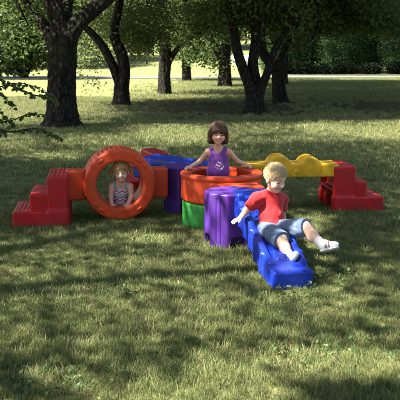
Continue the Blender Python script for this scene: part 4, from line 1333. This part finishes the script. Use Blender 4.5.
for x, q in ((-1, shA), (1, shB)):
    s.cut(f_ell(chest + (x*.122, 0, .040), (.042, .10, .062)), .008)
    top = q*0.66 + nk*0.34 + (0, 0, .010)
    for a, b in ((chest + (x*.050, -.040, .030), top + (0, -.022, .006)), (top + (0, -.022, .008), top + (0, .02, .008)), (top + (0, .02, .008), chest + (x*.052, .045, .045))):
        s.add(f_cone(a, b, .015, .015), .022)
V, Q = s.mesh(folds(.0024, 40, 14))
fc = V[Q].mean(1); fm = np.zeros(len(Q), int)
pc = W(219.5, 166, 6.58)
prints = [((0, 0), .014, 1), ((-.024, .010), .012, 1), ((.026, .012), .012, 2), ((.006, .028), .010, 1), ((-.018, -.022), .012, 2), ((.020, -.024), .013, 1), ((.038, -.008), .009, 1), ((-.036, -.006), .008, 2), ((-.012, .034), .008, 1), ((.004, -.038), .008, 2)]
for (dx, dz), r0, mi in prints:
    qx, qz = fc[:, 0] - pc[0] - dx, fc[:, 2] - pc[2] - dz
    ang = np.arctan2(qz, qx); rr_ = np.hypot(qx, qz)
    fm[(rr_ < r0*(0.72 + 0.32*np.cos(5*ang + dx*90))) & (fc[:, 1] < 0)] = mi
mesh_obj('tank_top', V, Q, [TK, PRW, PRP], gl_, True, fm)

# ---- girl crawling through the ring
gr = person('small girl with fair pigtails in zigzag swimsuit leaning through the ring', (-0.75, 6.85, 0.117))
W = rel(gr)
SK_R = skin('skin_small_girl', (0.72, 0.46, 0.345))
hc = W(121.2, 172.0, 6.77); HM = basis((0.06, -1, -0.16), (-0.08, 0, 1))
nk = W(121, 183, 6.86); chest = W(121, 190, 6.89); belly = W(121, 200, 6.95); pel = W(121, 204, 7.03)
shA, shB = W(111.8, 186, 6.86), W(130.4, 186, 6.86)
elA, wrA = W(110.6, 196.2, 6.84), W(111.5, 203.8, 6.795)
elB, wrB = W(131.4, 196.2, 6.84), W(128.3, 203.8, 6.795)
s = Solid(0.003)
Mt = basis((0, -1, -.15), unit(nk - belly))
s.add(f_ell(pel, (.085, .075, .08))); s.add(f_ell(belly, (.078, .07, .085), Mt), .04); s.add(f_ell(chest, (.078, .058, .075), Mt), .04)
limb(s, [shA, nk, shB], [.030, .034, .030], .03); limb(s, [nk, hc - HM[:, 2]*.055], [.031, .030], .02)
head(s, hc, HM, 0.94)
limb(s, [shA, elA, wrA], [.031, .025, .019], .012); limb(s, [shB, elB, wrB], [.031, .025, .019], .012)
hand(s, wrA, (0.15, -1, -.30), (0, -.2, 1), (1, 0, 0), 0.15); hand(s, wrB, (-0.15, -1, -.30), (0, -.2, 1), (-1, 0, 0), 0.15)
zf = 0.048
for x in (-.05, .05):
    kn_ = np.array([x*0.9 - .03, 0.12, zf + 0.0]); 
    limb(s, [pel + (x, 0, -.01), kn_, np.array([x*0.8 - .075, 0.28, zf-.012]), np.array([x*0.8 - .09, 0.34, zf-.018])], [.058, .046, .030, .022], .025)
s.build('body', [SK_R, M_EYEW, M_IRIS_B, M_LIP, M_TEETH, flat_mat('brow_ginger', (0.34, 0.18, 0.09), .7)], gr)
HP = hairP(hc, HM, 0.94)
s = Solid(0.003)
s.add(f_ell(HP(0, -.014, .034), np.array((.077, .090, .081))*.94, HM))
s.cut(f_ell(HP(0, .082, -.030), np.array((.072, .068, .082))*.94, HM), .010)
s.cut(f_box(HP(0, .02, -.105), (.12, .13, .07), .02, HM), .01)
for x in (-1, 1): s.cut(f_ell(HP(x*.078, .004, -.020), (.018, .022, .026), HM), .008)
for x in (-1, 1):
    s.add(f_ell(HP(x*.090, -.022, .022), (.022, .022, .022)), .012); s.add(f_cone(HP(x*.104, -.020, .010), HP(x*.108, -.012, -.030), .019, .011), .012)
add_strands(s.build('hair', hair_mat('ginger_blond_hair', (0.55, 0.30, 0.14)), gr, strand_disp(.0016, 32, 3.0, hc, HM)), hc, HM, 2800, 9, .007, .0010, 3)
ms, nt, p = new_mat('zigzag_swim')
co = obj_co(nt); sp = nt.nodes.new('ShaderNodeSeparateXYZ'); nt.links.new(co, sp.inputs[0])
pp = nt.nodes.new('ShaderNodeMath'); pp.operation = 'PINGPONG'; pp.inputs[1].default_value = 0.028; nt.links.new(sp.outputs[0], pp.inputs[0])
zz = math_node(nt, 'ADD', sp.outputs[2], math_node(nt, 'MULTIPLY', pp.outputs[0], 0.8))
fr = nt.nodes.new('ShaderNodeMath'); fr.operation = 'FRACT'; nt.links.new(math_node(nt, 'MULTIPLY', zz, 10.5), fr.inputs[0])
cr = nt.nodes.new('ShaderNodeValToRGB'); cr.color_ramp.interpolation = 'CONSTANT'
cols = [(0, (.75, .73, .72)), (.18, (.10, .45, .62)), (.34, (.75, .73, .72)), (.44, (.70, .06, .22)), (.60, (.05, .10, .22)), (.66, (.75, .73, .72)), (.78, (.12, .55, .60)), (.92, (.72, .22, .36))]
e = cr.color_ramp.elements
while len(e) < len(cols): e.new(.5)
for i, (q, c) in enumerate(cols): e[i].position = q; e[i].color = (*c, 1)
nt.links.new(fr.outputs[0], cr.inputs[0]); nt.links.new(cr.outputs[0], p.inputs['Base Color']); p.inputs['Roughness'].default_value = .7
s = Solid(0.003)
s.add(f_ell(pel, (.091, .081, .085))); s.add(f_ell(belly, (.085, .076, .09), Mt), .04); s.add(f_ell(chest + Mt[:, 2]*-.006, (.083, .065, .068), Mt), .04)
s.cut(f_ell(nk + Mt[:, 1]*.03 + (0, 0, -.006), (.042, .06, .046)), .008)
for q in (shA, shB): s.cut(f_ell(q*1.1 - chest*.1 + (0, 0, -.01), (.032, .09, .05)), .006)
sw = s.build('swimsuit', ms, gr, folds(.0016, 45, 21))
TQ = cloth('turquoise_strap', (0.10, 0.48, 0.58))
for q in (shA, shB):
    s = Solid(0.003)
    a = q*0.60 + nk*0.40
    limb(s, [chest + Mt[:, 1]*.062 + (a-chest)*np.array([.8, 0, .45]), a + Mt[:, 1]*.030 + (0, 0, .014), a + (0, .0, .034)], [.007, .007, .007], .003)
    s.build('strap', TQ, gr)
